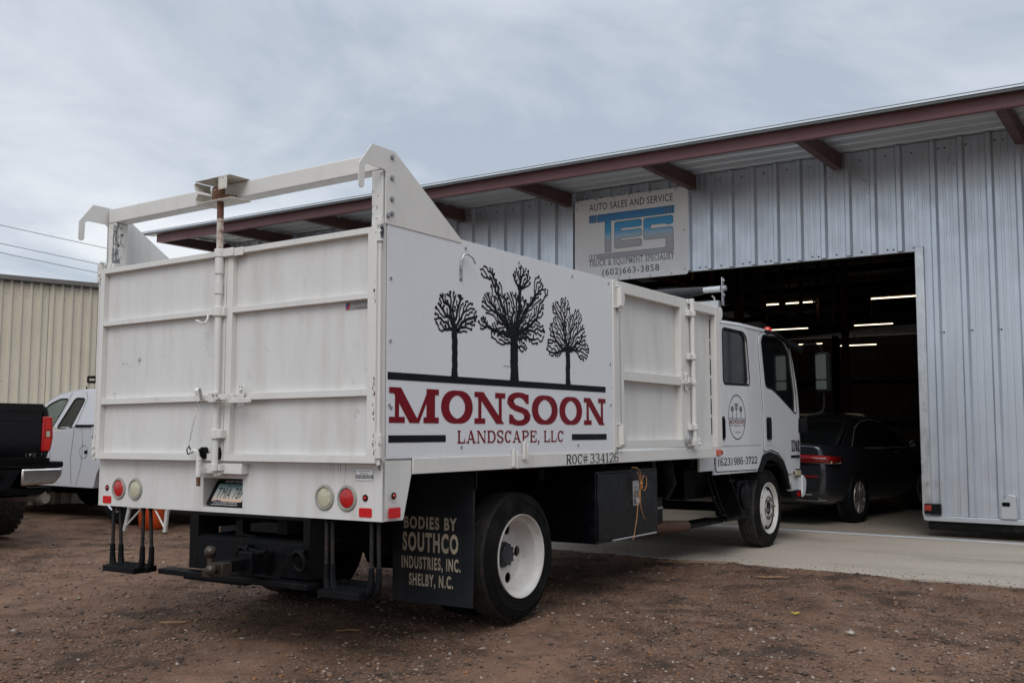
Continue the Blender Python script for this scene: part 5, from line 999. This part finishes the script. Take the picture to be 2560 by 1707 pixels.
def FGT(a, z, d=0.0): return Vector((-a, YS - .03 - (z - 1.2) * tilt + d, z))
plate('cab_side', gh, [win, dw], FGT, -.016, 0, carwhite, wp)
mb = MB(); tp = [(.50, 1.236), (.63, 1.66), (.72, 1.715), (1.2, 1.707), (1.52, 1.665), (1.78, 1.545), (2.25, 1.18)]
vs = []
for u, z in tp:
    yi = YS - .03 - (z - 1.2) * tilt
    for y in (yi, yi - .05, 0, -yi + .05, -yi): vs.append((u + dxu, y, z + (.0 if abs(y) > yi - .01 else .018)))
mb.add(vs, [(i * 5 + j, i * 5 + j + 1, i * 5 + j + 6, i * 5 + j + 5) for i in range(6) for j in range(4)]); mb.mi = [1 if i in (0, 5) and j in (1, 2) else 0 for i in range(6) for j in range(4)]; mb.build('cab_roof', [carwhite, grglass], wp, 0, 50)
plate('rear_window', win, [], FGT, -.010, -.006, grglass, wp); plate('front_window', dw, [], FGT, -.010, -.006, pm('pale_window_glass', (.16, .19, .16), .1, var=.3, vs=2, spec=.6), wp)
mb = MB(); mb.ribbon(win, .018, FGT, .002, closed=True).ribbon(dw, .016, FGT, .002, closed=True); mb.build('window_seal', blkplast, wp)
def FLO(a, z, d=0.0): return Vector((-a, YS - .02 + d, z))
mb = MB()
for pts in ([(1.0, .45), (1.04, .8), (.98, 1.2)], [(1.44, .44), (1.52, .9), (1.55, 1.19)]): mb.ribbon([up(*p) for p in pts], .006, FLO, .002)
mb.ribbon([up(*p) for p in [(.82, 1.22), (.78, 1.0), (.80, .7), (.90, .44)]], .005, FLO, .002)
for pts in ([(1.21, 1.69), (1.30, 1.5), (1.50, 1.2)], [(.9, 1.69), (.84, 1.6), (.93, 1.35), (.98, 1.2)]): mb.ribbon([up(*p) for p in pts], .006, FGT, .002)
mb.build('door_seam_shade', dark, wp)  # flat dark ribbons stand in for the shaded grooves between panels
mb = MB(); mb.ribbon(arc(*up(.755, .89), .085, .085, 0, 360, 32)[:-1], .005, FLO, .002, closed=True); mb.build('fuel_door', dark, wp); mb = MB(); mb.box(.37, .43, YS - .019, YS - .012, .87, .91); mb.build('fuel_latch', blkplast, wp)
mb = MB(); mb.box(dxu + .60, dxu + .95, YS - .03, YS + .0, 1.222, 1.25).box(dxu - 1.0, dxu + .6, YS - .12, YS + .0, 1.238, 1.252); mb.build('bed_rail', blkplast, wp, .008)
mb = MB()
for y in (.82, -.82): mb.path([(dxu + .66, y, 1.25), (dxu + .54, y, 1.88)], .025, 8)
for y in (.7, -.7): mb.box(dxu + .50, dxu + .54, y - .04, y + .04, 1.24, 1.82)
mb.add([(dxu + .64, .8, 1.27), (dxu + .64, -.8, 1.27), (dxu + .55, -.8, 1.83), (dxu + .55, .8, 1.83)], [(0, 1, 2, 3)])
for z in (1.825, 1.89): mb.path([(dxu + .54, .82, z), (dxu + .93, .80, z), (dxu + .93, -.80, z), (dxu + .54, -.82, z)], .017, 8)
for x, y in [(.93, k) for k in (.8, .4, 0, -.4, -.8)] + [(.74, .81)]: mb.tube((dxu + x, y, 1.825), (dxu + x, y, 1.89), .014, 6)
for y in (.6, .4, .2, 0, -.2, -.4, -.6): mb.box(dxu + .54, dxu + .93, y - .02, y + .02, 1.82, 1.83)
mb.build('headache_rack', blkplast, wp)
mb = MB(); mb.lathe([(.012, 0), (.008, .05), (.001, .06)], (dxu + 1.22, .62, 1.722), (0, 0, 1), 8); mb.build('antenna', blkplast, wp)
mb = MB(); mb.box(-1.4, 3.2, -.75, .75, .32, .6).box(-.45, .45, -.85, .8, .35, .95); mb.build('underbody', dark, wp)
for x in (-.27, 2.7):
    for sg in (-1, 1): car_wheel(wp, (x, sg * .80, .385), (0, sg, 0), .385, .265, .01, 6)
# ------------------------------------------------------------------ dark grey sedan inside the bay
def sedan(loc, rz, label, detail=True):
    s = thing('sedan', label, 'car', loc, rz=rz, group=None)
    # local: x forward from the rear bumper, y left. stations: x, half widths & heights
    def sect(x, zs, hw_s, hw_b, zb, tumble=0): pass
    st = [  # x, sill z, mid half width, belt z, belt half width
        (0.00, .48, .74, 1.0, .66), (0.02, .36, .82, 1.03, .72), (0.10, .26, .875, 1.045, .765), (.45, .22, .905, 1.035, .80), (.95, .22, .915, 1.03, .83), (1.5, .20, .915, .985, .85), (2.4, .19, .92, .955, .86), (3.2, .19, .92, .955, .86), (3.75, .20, .91, .96, .83), (4.3, .21, .89, .90, .78), (4.65, .22, .84, .80, .70), (4.82, .28, .70, .68, .6), (4.88, .40, .55, .60, .5)]
    vs = []; fs = []
    for x, z0, hw_, zb, hb in st:
        half = [(hw_ * .86, z0), (hw_ * .97, z0 + .06), (hw_, z0 + (zb - z0) * .45), (hw_ * .99, z0 + (zb - z0) * .72), (hb + (hw_ - hb) * .45, zb - .035), (hb, zb), (hb * .5, zb + .018), (0, zb + .022)]
        ring = [(y, z) for y, z in half] + [(-y, z) for y, z in reversed(half[:-1])]
        vs += [(x, y, z) for y, z in ring]; k = len(ring)
    n = len(st)
    fs = [(i * k + j, i * k + j + 1, (i + 1) * k + j + 1, (i + 1) * k + j) for i in range(n - 1) for j in range(k - 1)] + [tuple(range(k)), tuple((n - 1) * k + j for j in range(k))] + [(i * k, (i + 1) * k, (i + 1) * k + k - 1, i * k + k - 1) for i in range(n - 1)]
    mb = MB(); mb.add(vs, fs); body = mb.build('body', cargrey, s, 0, 60); sb = body.modifiers.new('smooth', 'SUBSURF'); sb.levels = 1; sb.render_levels = 2
    gh_ = [(.62, 1.03), (.86, 1.12), (1.35, 1.33), (1.75, 1.43), (2.3, 1.465), (2.75, 1.445), (3.1, 1.36), (3.75, .97)]
    vs = []
    for x, z in gh_:
        t_ = min(1, max(0, (z - .98) / .48)); hb = .80 - .23 * t_
        vs += [(x, hb + .01, z - .05 * (t_ > .3)), (x, hb - .05, z - .008), (x, hb * .5, z + .008), (x, 0, z + .012), (x, -hb * .5, z + .008), (x, -hb + .05, z - .008), (x, -hb - .01, z - .05 * (t_ > .3))]
    mb = MB(); mb.add(vs, [(i * 7 + j, i * 7 + j + 1, i * 7 + j + 8, i * 7 + j + 7) for i in range(7) for j in range(6)]); mb.mi = [1 if (i in (0, 1) or i in (5, 6)) and 0 < j < 5 else 0 for i in range(7) for j in range(6)]
    gl = [(x, z) for x, z in gh_]
    mb.build('roof', [cargrey, glass], s, 0, 60)
    for sg in (-1, 1):
        def FS_(a, z, d=0.0, sg=sg): return Vector((a, sg * (.84 - .23 * min(1, max(0, (z - .93) / .5)) + .012 + d), z))
        side_g = [(.60, .955), (3.72, .95), (3.05, 1.31), (2.7, 1.395), (2.3, 1.415), (1.78, 1.385), (1.38, 1.29), (.9, 1.10)]
        plate('pillar_panel', side_g, [], FS_, -.03, -.004, cargrey, s)
        wn = rpoly([(1.0, .975), (3.5, .965), (3.02, 1.27), (2.65, 1.355), (2.28, 1.375), (1.85, 1.345), (1.5, 1.25)], .05)
        plate('side_window', wn, [], FS_, -.003, .0, glass, s)
        mb = MB(); mb.ribbon(wn, .018, FS_, .002, closed=True); mb.build('window_trim', trimbright, s)
        mb = MB(); mb.ribbon([(2.28, .97), (2.25, 1.37)], .05, FS_, .001); mb.build('door_pillar', blkplast, s)
        mb = MB(); mb.path([(3.25, sg * .93, .98), (3.27, sg * 1.0, 1.0), (3.30, sg * 1.04, 1.01)], [.05, .075, .03], 10); mb.build('door_mirror', cargrey, s, 0, 60)
        mb = MB(); mb.add([Vector((x, sg * y, z)) for x, y, z in [(-.014, .28, .81), (-.012, .62, .80), (.025, .83, .80), (.10, .892, .795), (.36, .925, .805), (.36, .92, .87), (.10, .887, .885), (.03, .82, .895), (-.010, .60, .90), (-.012, .28, .90)]], [(0, 1, 8, 9), (1, 2, 7, 8), (2, 3, 6, 7), (3, 4, 5, 6)]); o = mb.build('tail_lamp', carlens, s, 0, 60); so = o.modifiers.new('thickness', 'SOLIDIFY'); so.thickness = .03; so.offset = 0
        mb = MB(); mb.add([Vector((x - .018, sg * y * 1.012, z)) for x, y, z in [(-.0, .60, .80), (.035, .83, .797), (.105, .89, .795), (.33, .922, .795), (.33, .922, .822), (.105, .888, .826), (.035, .825, .83), (-.0, .60, .832)]], [(0, 1, 6, 7), (1, 2, 5, 6), (2, 3, 4, 5)]); mb.build('lamp_lens', clearlens, o); mb = MB(); mb.add([Vector((x - .022, sg * y * 1.012, z)) for x, y, z in [(-.012, .28, .885), (-.010, .60, .885), (.03, .82, .88), (.09, .875, .872), (.09, .875, .882), (.03, .82, .892), (-.010, .60, .898), (-.012, .28, .898)]], [(0, 1, 6, 7), (1, 2, 5, 6), (2, 3, 4, 5)]); mb.build('lamp_strip', redrefl, o)
        mb = MB(); mb.path([(.02, sg * .45, .335), (.05, sg * .72, .325), (.14, sg * .80, .33), (.13, sg * .80, .40), (.04, sg * .70, .405), (.01, sg * .45, .40)], .010, 8, closed=True); mb.build('exhaust_trim', chrome, s)
        mb = MB(); mb.box(-.005, .06, sg * .62 - .12, sg * .62 + .12, .615, .64); mb.build('bumper_reflector', carlens, s, .005)
    mb = MB(); mb.prism(rrect(-.26, .26, .60, .74, .02), frame((.01, 0, 0), (0, -1, 0), (0, 0, 1)), 0, .015); mb.build('number_plate', signw, s)
    mb = MB(); mb.ribbon([(-.70, .56), (-.60, .80)], .008, frame((.02, 0, 0), (0, -1, 0), (0, 0, 1)), .02); mb.build('trunk_seam', dark, s)
    text('trunk_badge', 'M', frame((-.012, 0, 0), (0, -1, 0), (0, 0, 1)), .48, .52, .69, .715, .001, chrome, s)
    for x in (1.05, 3.85):
        for sg in (-1, 1):
            car_wheel(s, (x, sg * .80, .325), (0, sg, 0), .325, .225, .006, 10, rimm=nutm)
            mb = MB(); mb.lathe([(.36, .0), (.36, .135), (.33, .14)], (x, sg * .78, .335), (0, sg, 0), 32); mb.build('wheel_arch', blkplast, s)
    return s
sedan((8.78, 1.15, .004), math.radians(-4), 'dark grey sedan with lit looking red tail lamps parked just inside the bay')
# ------------------------------------------------------------------ ground
def grow(a, s, lim, f=1.35):
    o = []
    while abs(a) < lim: a += s; s *= f; o.append(a)
    return o
xs = np.concatenate([np.array(grow(-3.2, -.06, 900))[::-1], np.arange(-3.2, 5.4, .035), np.array(grow(5.4, .05, 900))])
ys = np.concatenate([np.array(grow(-4.5, -.06, 900))[::-1], np.arange(-4.5, 8.0, .035), np.array(grow(8.0, .05, 900))])
rng = np.random.default_rng(3)
def vnoise(X, Y, s, seed):
    r = np.random.default_rng(seed).random((256, 256)); x = X * s; y = Y * s; i = np.floor(x).astype(int); j = np.floor(y).astype(int); fx = x - i; fy = y - j; fx = fx * fx * (3 - 2 * fx); fy = fy * fy * (3 - 2 * fy)
    g = lambda a, b: r[a % 256, b % 256]
    return (g(i, j) * (1 - fx) + g(i + 1, j) * fx) * (1 - fy) + (g(i, j + 1) * (1 - fx) + g(i + 1, j + 1) * fx) * fy - .5
def ground_z(X, Y):
    near = np.exp(-((np.maximum(0, np.abs(X - 1) - 6)) / 4) ** 2) * np.exp(-((np.maximum(0, np.abs(Y - 2) - 8)) / 5) ** 2)
    z = -.018 + .030 * vnoise(X, Y, .9, 1) * near + .018 * vnoise(X, Y, 3.1, 2) * near + .012 * vnoise(X, Y, 9, 4) * near + .010 * vnoise(X + 3, Y, 17, 5) * near
    # ruts from wheels and the little ridge thrown up beside the rear tyre
    for yc, a, w in ((-.25, .022, .10), (-.55, .018, .12), (.2, -.02, .13), (.48, -.018, .12)): z = z + a * np.exp(-((Y - yc - .05 * np.sin(X * 1.3)) / w) ** 2) * np.exp(-((X - .4) / 1.6) ** 2)
    z = z + .035 * np.exp(-((X - 1.62) / .22) ** 2 - ((Y + .03) / .07) ** 2)
    inside = (X > 4.95) & (Y < 6.0)
    z = np.where(inside, -.10, z)
    edge = np.exp(-((X - 4.82) / .16) ** 2) * (Y < 6.1); z = z + edge * (.012 + .012 * vnoise(X, Y, 6, 8))
    return z
def compaction(X, Y):
    # bare, driven-over lanes in the lot
    def lane(x0, y0, x1, y1, w):
        dx, dy = x1 - x0, y1 - y0; L = math.hypot(dx, dy); s = ((X - x0) * dx + (Y - y0) * dy) / L; d = ((X - x0) * dy - (Y - y0) * dx) / L + .09 * np.sin(s * 1.7)
        return np.exp(-(d / w) ** 2) * (1 / (1 + np.exp(-(s + .2) * 4))) * (1 / (1 + np.exp((s - L - .2) * 4)))
    return np.clip(lane(-2.2, -1.5, 1.5, -.1, .30) + lane(-2.0, -.2, 1.1, 1.5, .28) + .8 * lane(-2, 2.2, 2.5, 5.0, .5) + .7 * lane(-1.5, -3.2, 3.0, -1.5, .22), 0, 1)
X, Y = np.meshgrid(xs, ys, indexing='ij'); Z = ground_z(X, Y); nx, ny = X.shape
me = bpy.data.meshes.new('dirt_ground'); V = np.stack([X, Y, Z], -1).reshape(-1, 3); idx = np.arange(nx * ny).reshape(nx, ny)
Fq = np.stack([idx[:-1, :-1], idx[1:, :-1], idx[1:, 1:], idx[:-1, 1:]], -1).reshape(-1, 4)
me.vertices.add(len(V)); me.vertices.foreach_set('co', V.astype(np.float32).ravel()); me.loops.add(Fq.size); me.loops.foreach_set('vertex_index', Fq.astype(np.int32).ravel()); me.polygons.add(len(Fq)); me.polygons.foreach_set('loop_start', np.arange(0, Fq.size, 4, dtype=np.int32)); me.polygons.foreach_set('use_smooth', np.ones(len(Fq), bool)); me.update(); me.validate()
me.attributes.new('compaction', 'FLOAT', 'POINT').data.foreach_set('value', compaction(X, Y).astype(np.float32).ravel())
gm = bpy.data.materials.new('gravelly_dirt'); gm.use_nodes = True; t = gm.node_tree; b = t.nodes['Principled BSDF']; b.inputs['Roughness'].default_value = .95; b.inputs['Specular IOR Level'].default_value = .2
tcn = t.nodes.new('ShaderNodeTexCoord')
def N(s, d=5, r=.6):
    n = t.nodes.new('ShaderNodeTexNoise'); n.inputs['Scale'].default_value = s; n.inputs['Detail'].default_value = d; n.inputs['Roughness'].default_value = r; t.links.new(tcn.outputs['Object'], n.inputs['Vector']); return n.outputs[0]
def VR(s, feat='F1'):
    n = t.nodes.new('ShaderNodeTexVoronoi'); n.inputs['Scale'].default_value = s; n.feature = feat; t.links.new(tcn.outputs['Object'], n.inputs['Vector']); return n
def R_(x, pts):
    n = t.nodes.new('ShaderNodeValToRGB'); t.links.new(x, n.inputs[0]); e_ = n.color_ramp.elements
    e_[0].position, e_[0].color = pts[0][0], (*pts[0][1], 1); e_[1].position, e_[1].color = pts[-1][0], (*pts[-1][1], 1)
    for p_, c_ in pts[1:-1]: q = e_.new(p_); q.color = (*c_, 1)
    return n.outputs[0]
def MX(f, a, bb, mode='MIX'):
    n = t.nodes.new('ShaderNodeMix'); n.data_type = 'RGBA'; n.blend_type = mode
    for i, x in ((0, f), (6, a), (7, bb)):
        if isinstance(x, float): n.inputs[i].default_value = x
        elif isinstance(x, tuple): n.inputs[i].default_value = (*x, 1)
        else: t.links.new(x, n.inputs[i])
    return n.outputs[2]
base = R_(N(1.1, 6), [(.30, (.12, .066, .042)), (.5, (.185, .104, .067)), (.72, (.26, .155, .105))])
fine = R_(N(38, 6, .7), [(.3, (.35, .35, .35)), (.52, (.95, .95, .95)), (.75, (1.7, 1.65, 1.6))])
col = MX(1.0, base, fine, 'MULTIPLY')
vv = VR(85); wn = t.nodes.new('ShaderNodeSeparateColor'); t.links.new(vv.outputs['Color'], wn.inputs[0])
peb = R_(wn.outputs[0], [(.0, (.045, .031, .025)), (.45, (.165, .10, .068)), (.8, (.25, .17, .125)), (1.0, (.42, .34, .28))])
pm_ = R_(N(5, 4), [(.42, (0, 0, 0)), (.66, (.7, .7, .7))])
col = MX(pm_, col, peb)
dk = R_(N(2.3, 5), [(.47, (0, 0, 0)), (.64, (.8, .8, .8))]); col = MX(dk, col, (.042, .029, .022))
at = t.nodes.new('ShaderNodeAttribute'); at.attribute_name = 'compaction'
trk = MX(1.0, (.255, .15, .10), R_(N(3.5, 6), [(.3, (.72, .72, .72)), (.7, (1.12, 1.12, 1.12))]), 'MULTIPLY'); trn = t.nodes.new('ShaderNodeMath'); trn.operation = 'MULTIPLY'; t.links.new(at.outputs['Fac'], trn.inputs[0]); t.links.new(R_(N(6, 6, .65), [(.34, (.1, .1, .1)), (.58, (1, 1, 1))]), trn.inputs[1]); col = MX(trn.outputs[0], col, trk)
t.links.new(col, b.inputs['Base Color'])
bn = t.nodes.new('ShaderNodeBump'); bn.inputs['Strength'].default_value = .9; bn.inputs['Distance'].default_value = .012; ad = t.nodes.new('ShaderNodeMath'); ad.operation = 'ADD'; t.links.new(N(60, 6, .7), ad.inputs[0]); t.links.new(vv.outputs['Distance'], ad.inputs[1]); t.links.new(ad.outputs[0], bn.inputs['Height']); t.links.new(bn.outputs[0], b.inputs['Normal'])
me.materials.append(gm); g_o = bpy.data.objects.new('dirt_ground', me); COL.objects.link(g_o); struct(g_o)
# loose stones and wood chips on the dirt
def pebbles(name, n, smin, smax, cols, flat, seed, y_rng=(-3.2, 6.5), x_rng=(-1.6, 4.9), power=2.0, flatz=None):
    rg = np.random.default_rng(seed); x = rg.uniform(*x_rng, n * 3); y = rg.uniform(*y_rng, n * 3)
    dist = np.hypot(x + 3.96, y + 3.47); keep = rg.random(n * 3) < np.clip((4.2 / dist) ** power, 0, 1) * (1 - .75 * compaction(x, y)); x = x[keep][:n]; y = y[keep][:n]; n = len(x)
    z = ground_z(x, y) if flatz is None else np.full(len(x), flatz); s = smin + (smax - smin) * rg.random(n) ** 3.5
    octv = np.array([(1, 0, 0), (-1, 0, 0), (0, 1, 0), (0, -1, 0), (0, 0, 1), (0, 0, -1)], float); octf = np.array([(0, 2, 4), (2, 1, 4), (1, 3, 4), (3, 0, 4), (2, 0, 5), (1, 2, 5), (3, 1, 5), (0, 3, 5)])
    P = octv[None] * s[:, None, None] * rg.uniform(.6, 1.3, (n, 6, 1)); P[..., 2] *= flat; P[..., 0] *= rg.uniform(.7, 1.8, (n, 1))
    P += rg.normal(0, .18, P.shape) * s[:, None, None] * np.array([1, 1, flat])
    a = rg.uniform(0, 6.28, n); ca, sa = np.cos(a)[:, None], np.sin(a)[:, None]; Q = np.stack([P[..., 0] * ca - P[..., 1] * sa, P[..., 0] * sa + P[..., 1] * ca, P[..., 2]], -1); Q += np.stack([x, y, z + s * flat * .35], -1)[:, None]
    Fc = (octf[None] + 6 * np.arange(n)[:, None, None]).reshape(-1, 3); m = bpy.data.meshes.new(name); m.vertices.add(n * 6); m.vertices.foreach_set('co', Q.astype(np.float32).ravel()); m.loops.add(Fc.size); m.loops.foreach_set('vertex_index', Fc.astype(np.int32).ravel()); m.polygons.add(len(Fc)); m.polygons.foreach_set('loop_start', np.arange(0, Fc.size, 3, dtype=np.int32))
    m.polygons.foreach_set('use_smooth', np.ones(len(Fc), bool)); m.polygons.foreach_set('material_index', np.repeat(rg.choice(len(cols), n, p=[c[1] for c in cols]), 8).astype(np.int32)); m.update()
    for c, _ in cols: m.materials.append(c)
    o = bpy.data.objects.new(name, m); COL.objects.link(o); return struct(o, 'stuff')
st1 = pm('stone_brown', (.18, .108, .072), .9, var=.3, vs=40); st2 = pm('stone_dark', (.06, .042, .033), .9, var=.3, vs=40); st3 = pm('stone_pale', (.32, .26, .215), .9, var=.25, vs=40); st4 = pm('chip_orange', (.24, .115, .05), .9, var=.3, vs=40)
pebbles('gravel', 45000, .0018, .016, [(st1, .56), (st2, .32), (st3, .08), (st4, .04)], .6, 5)
pebbles('loose_stones', 900, .008, .026, [(st1, .6), (st2, .3), (st3, .1)], .6, 15, power=1.2)
pebbles('loose_gravel', 900, .002, .009, [(st1, .6), (st2, .3), (st3, .1)], .6, 9, (-3.0, 3.5), (4.86, 5.25), 0.5, 0.0)
# ------------------------------------------------------------------ concrete apron and workshop floor
def conc(name, col, sc=1.0):
    m = bpy.data.materials.new(name); m.use_nodes = True; t = m.node_tree; b = t.nodes['Principled BSDF']; b.inputs['Roughness'].default_value = .75; tcn = t.nodes.new('ShaderNodeTexCoord'); mp = t.nodes.new('ShaderNodeMapping'); mp.inputs['Scale'].default_value = (1.6, .45, 1); t.links.new(tcn.outputs['Object'], mp.inputs[0])
    def N(s, d, v): n = t.nodes.new('ShaderNodeTexNoise'); n.inputs['Scale'].default_value = s; n.inputs['Detail'].default_value = d; n.inputs['Roughness'].default_value = .62; t.links.new(v, n.inputs['Vector']); return n.outputs[0]
    r = t.nodes.new('ShaderNodeValToRGB'); t.links.new(N(.9 * sc, 7, mp.outputs[0]), r.inputs[0]); e_ = r.color_ramp.elements; e_[0].position = .3; e_[0].color = (*[c * .62 for c in col], 1); e_[1].position = .72; e_[1].color = (*[min(1, c * 1.15) for c in col], 1); q = e_.new(.46); q.color = (*col, 1)
    r2 = t.nodes.new('ShaderNodeValToRGB'); t.links.new(N(28, 6, tcn.outputs['Object']), r2.inputs[0]); r2.color_ramp.elements[0].position = .3; r2.color_ramp.elements[0].color = (.8, .8, .8, 1); r2.color_ramp.elements[1].position = .7; r2.color_ramp.elements[1].color = (1.1, 1.1, 1.1, 1)
    x = t.nodes.new('ShaderNodeMix'); x.data_type = 'RGBA'; x.blend_type = 'MULTIPLY'; x.inputs[0].default_value = 1; t.links.new(r.outputs[0], x.inputs[6]); t.links.new(r2.outputs[0], x.inputs[7]); t.links.new(x.outputs[2], b.inputs['Base Color'])
    bn = t.nodes.new('ShaderNodeBump'); bn.inputs['Strength'].default_value = .15; bn.inputs['Distance'].default_value = .01; t.links.new(N(45, 6, tcn.outputs['Object']), bn.inputs['Height']); t.links.new(bn.outputs[0], b.inputs['Normal']); return m
cm = conc('concrete', (.41, .355, .295))
mb = MB(); rg = random.Random(8); edge = [(4.89 + rg.uniform(-.012, .012) + .02 * math.sin(i * .7), -14 + i * .12) for i in range(168)]
n = len(edge); vs = [(x, y, 0) for x, y in edge] + [(x, y, -.12) for x, y in edge] + [(8.2, y, 0) for x, y in edge]
mb.add(vs, [(i, i + 1, 2 * n + i + 1, 2 * n + i) for i in range(n - 1)] + [(i, n + i, n + i + 1, i + 1) for i in range(n - 1)]); struct(mb.build('concrete_apron', cm, None, 0, 0))
mb = MB(); mb.box(8.20, 8.30, -14, 6.2, -.1, .006); struct(mb.build('floor_joint', pm('pale_joint_strip', (.50, .54, .58), .5, var=.15, vs=6), None, .002))
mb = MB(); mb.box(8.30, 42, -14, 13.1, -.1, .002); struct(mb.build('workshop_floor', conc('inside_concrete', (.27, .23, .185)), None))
# ------------------------------------------------------------------ orange drum and step ladder behind the truck
o = thing('orange_drum', 'orange plastic drum with a printed label under the tail of the dump truck', 'drum', (3.86, 7.12, -.02)); mb = MB()
mb.lathe([(.001, 0), (.13, .0), (.155, .03), (.165, .12), (.165, .5), (.15, .56), (.001, .57)], (0, 0, 0), (0, 0, 1), 32); mb.build('drum_body', orangep, o)
mb = MB(); vs = []; 
for i in range(13):
    a = math.radians(170 + i * 9)
    for z in (.27, .47): vs.append((.1662 * math.cos(a), .1662 * math.sin(a), z))
mb.add(vs, [(2 * i, 2 * i + 2, 2 * i + 3, 2 * i + 1) for i in range(12)]); lb = mb.build('drum_label', pm('orange_label', (.62, .12, .02), .5), o)
mb = MB()
for r_ in range(6):
    for i in range(10):
        a0 = math.radians(176 + i * 9.2); a1 = a0 + math.radians(RND.uniform(3, 8)); z = .29 + r_ * .029; mb.add([(.1668 * math.cos(a_), .1668 * math.sin(a_), zz) for a_, zz in ((a0, z), (a1, z), (a1, z + .012), (a0, z + .012))], [(0, 1, 2, 3)])
mb.build('label_print', signdark, lb)
o = thing('step_ladder', 'white aluminium step ladder standing behind the hitch of the dump truck', 'ladder', (3.86, 6.89, 0), rz=math.radians(20)); ladm = pm('ladder_paint', (.5, .49, .46), .45, metal=.3, var=.12, vs=10)
for sg, nm in ((-1, 'ladder_frame'), (1, 'ladder_frame')):
    mb = MB(); x0 = sg * .40; xt = sg * .1
    for y in (-.27, .27): mb.add([(x0 - .02, y - .017, 0), (x0 + .02, y - .017, 0), (x0 + .02, y + .017, 0), (x0 - .02, y + .017, 0), (xt - .02, y * .7 - .017, 1.3), (xt + .02, y * .7 - .017, 1.3), (xt + .02, y * .7 + .017, 1.3), (xt - .02, y * .7 + .017, 1.3)], [(0, 3, 2, 1), (4, 5, 6, 7), (0, 1, 5, 4), (1, 2, 6, 5), (2, 3, 7, 6), (3, 0, 4, 7)])
    for z in (.28, .58, .88): x = x0 + (xt - x0) * z / 1.3; mb.box(x - .04, x + .04, -.25, .25, z - .02, z + .02)
    mb.path([(x0, -.26, .05), (x0 + (xt - x0) * .2, -.08, .27)], .012, 6).path([(x0, .26, .05), (x0 + (xt - x0) * .2, .08, .27)], .012, 6); mb.build(nm, ladm, o)
mb = MB()
for y in (-.25, .25): mb.box(-.35, .35, y - .012, y + .012, .27, .31)
mb.build('spreader_bar', ladm, o); mb = MB(); mb.box(-.14, .14, -.22, .22, 1.3, 1.33); mb.build('top_cap', ladm, o)
# ------------------------------------------------------------------ twine tied on the toolbox latch
FTW = lambda x, y, z: Vector((x, y, z * math.cos(TA) - y * math.sin(TA)))
tw = thing('orange_twine', 'orange twine knotted round the latch of the black toolbox', 'twine', FTW(2.98, .03, .7)); o_ = tw.location
mb = MB(); L_ = lambda pts: [FTW(*p) - o_ for p in pts]
mb.path(L_([(2.85, .02, .935), (2.92, .01, .93), (2.975, .012, .90), (2.99, .018, .86), (2.985, .02, .80), (2.98, .018, .76), (2.95, .02, .66), (2.93, .02, .55), (2.89, .022, .43), (2.885, .03, .39)]), .0032, 8)
mb.path(L_([(2.985, .018, .80), (3.03, .01, .87), (3.075, .008, .85), (3.08, .01, .79), (3.04, .012, .75), (2.995, .018, .77)]), .003, 8); mb.path(L_([(2.985, .018, .79), (2.97, .01, .70), (2.985, .012, .62), (3.03, .012, .55), (3.055, .012, .535)]), .003, 8)
mb.path(L_([(2.93, .012, .90), (2.95, .006, .85), (2.985, .008, .79)]), .003, 8); mb.path(L_([(3.01, .012, .80), (2.995, .006, .815), (2.965, .012, .80), (2.98, .004, .775), (3.01, .012, .79), (2.985, .005, .81)]), .006, 8); mb.build('twine_strand', rope_o, tw)
# ------------------------------------------------------------------ litter
def strip(x, y, rz, L, w, label, mat, name='dry_straw', cat='dry stalk', bend=.1, seed=1):
    rg = random.Random(seed); z = float(ground_z(np.array([x]), np.array([y]))[0]) + .012
    mb = MB(); n = 8; vs = []
    for i in range(n + 1):
        u = (i / n - .5) * L; ww = w * (.4 + .6 * math.sin(math.pi * min(1, (i + .6) / n))); c = bend * L * (i / n - .5) ** 2; h = .003 * math.sin(i * 1.1 + seed) + .003
        vs += [(u, c - ww / 2, h), (u, c + ww / 2, h + .006)]
    mb.add(vs, [(2 * i, 2 * i + 2, 2 * i + 3, 2 * i + 1) for i in range(n)]); o = mb.build(name, mat, None, 0, 60); o.location = (x, y, z); o.rotation_euler = (0, 0, rz); s = o.modifiers.new('thickness', 'SOLIDIFY'); s.thickness = .004
    return tag(o, label, cat)
vr = math.radians(-56)
strip(4.70, .30, math.radians(-62), .75, .03, 'long pale split stalk lying on the dirt beside the concrete edge', strawm, seed=1)
strip(4.30, -.55, math.radians(-60), .26, .02, 'short brown stalk on the dirt in front of the front wheel', strawm, seed=2)
strip(.65, .84, math.radians(-50), .15, .016, 'tan dry stalk in front of the mud flap', strawm, seed=3)
strip(.2, 1.9, math.radians(-45), .2, .012, 'thin curled orange stalk on the dirt left of the tail steps', strawm, bend=.9, seed=4)
strip(.35, .98, math.radians(-70), .07, .012, 'small orange bark chip on bare dirt below the hitch', strawm, seed=5)
strip(2.1, 5.2, math.radians(-60), .3, .03, 'pale stalk scrap lying beyond the left hanging step', strawm, seed=6)
strip(2.75, -1.25, math.radians(-50), .06, .025, 'small yellow leaf on the dirt at lower right', pm('yellow_leaf', (.4, .28, .03), .8), 'yellow_leaf', 'leaf', seed=7)
strip(2.25, -1.75, math.radians(-30), .06, .04, 'crumpled white paper scrap on the dirt at lower right', paperm, 'paper_scrap', 'scrap', bend=.6, seed=8)
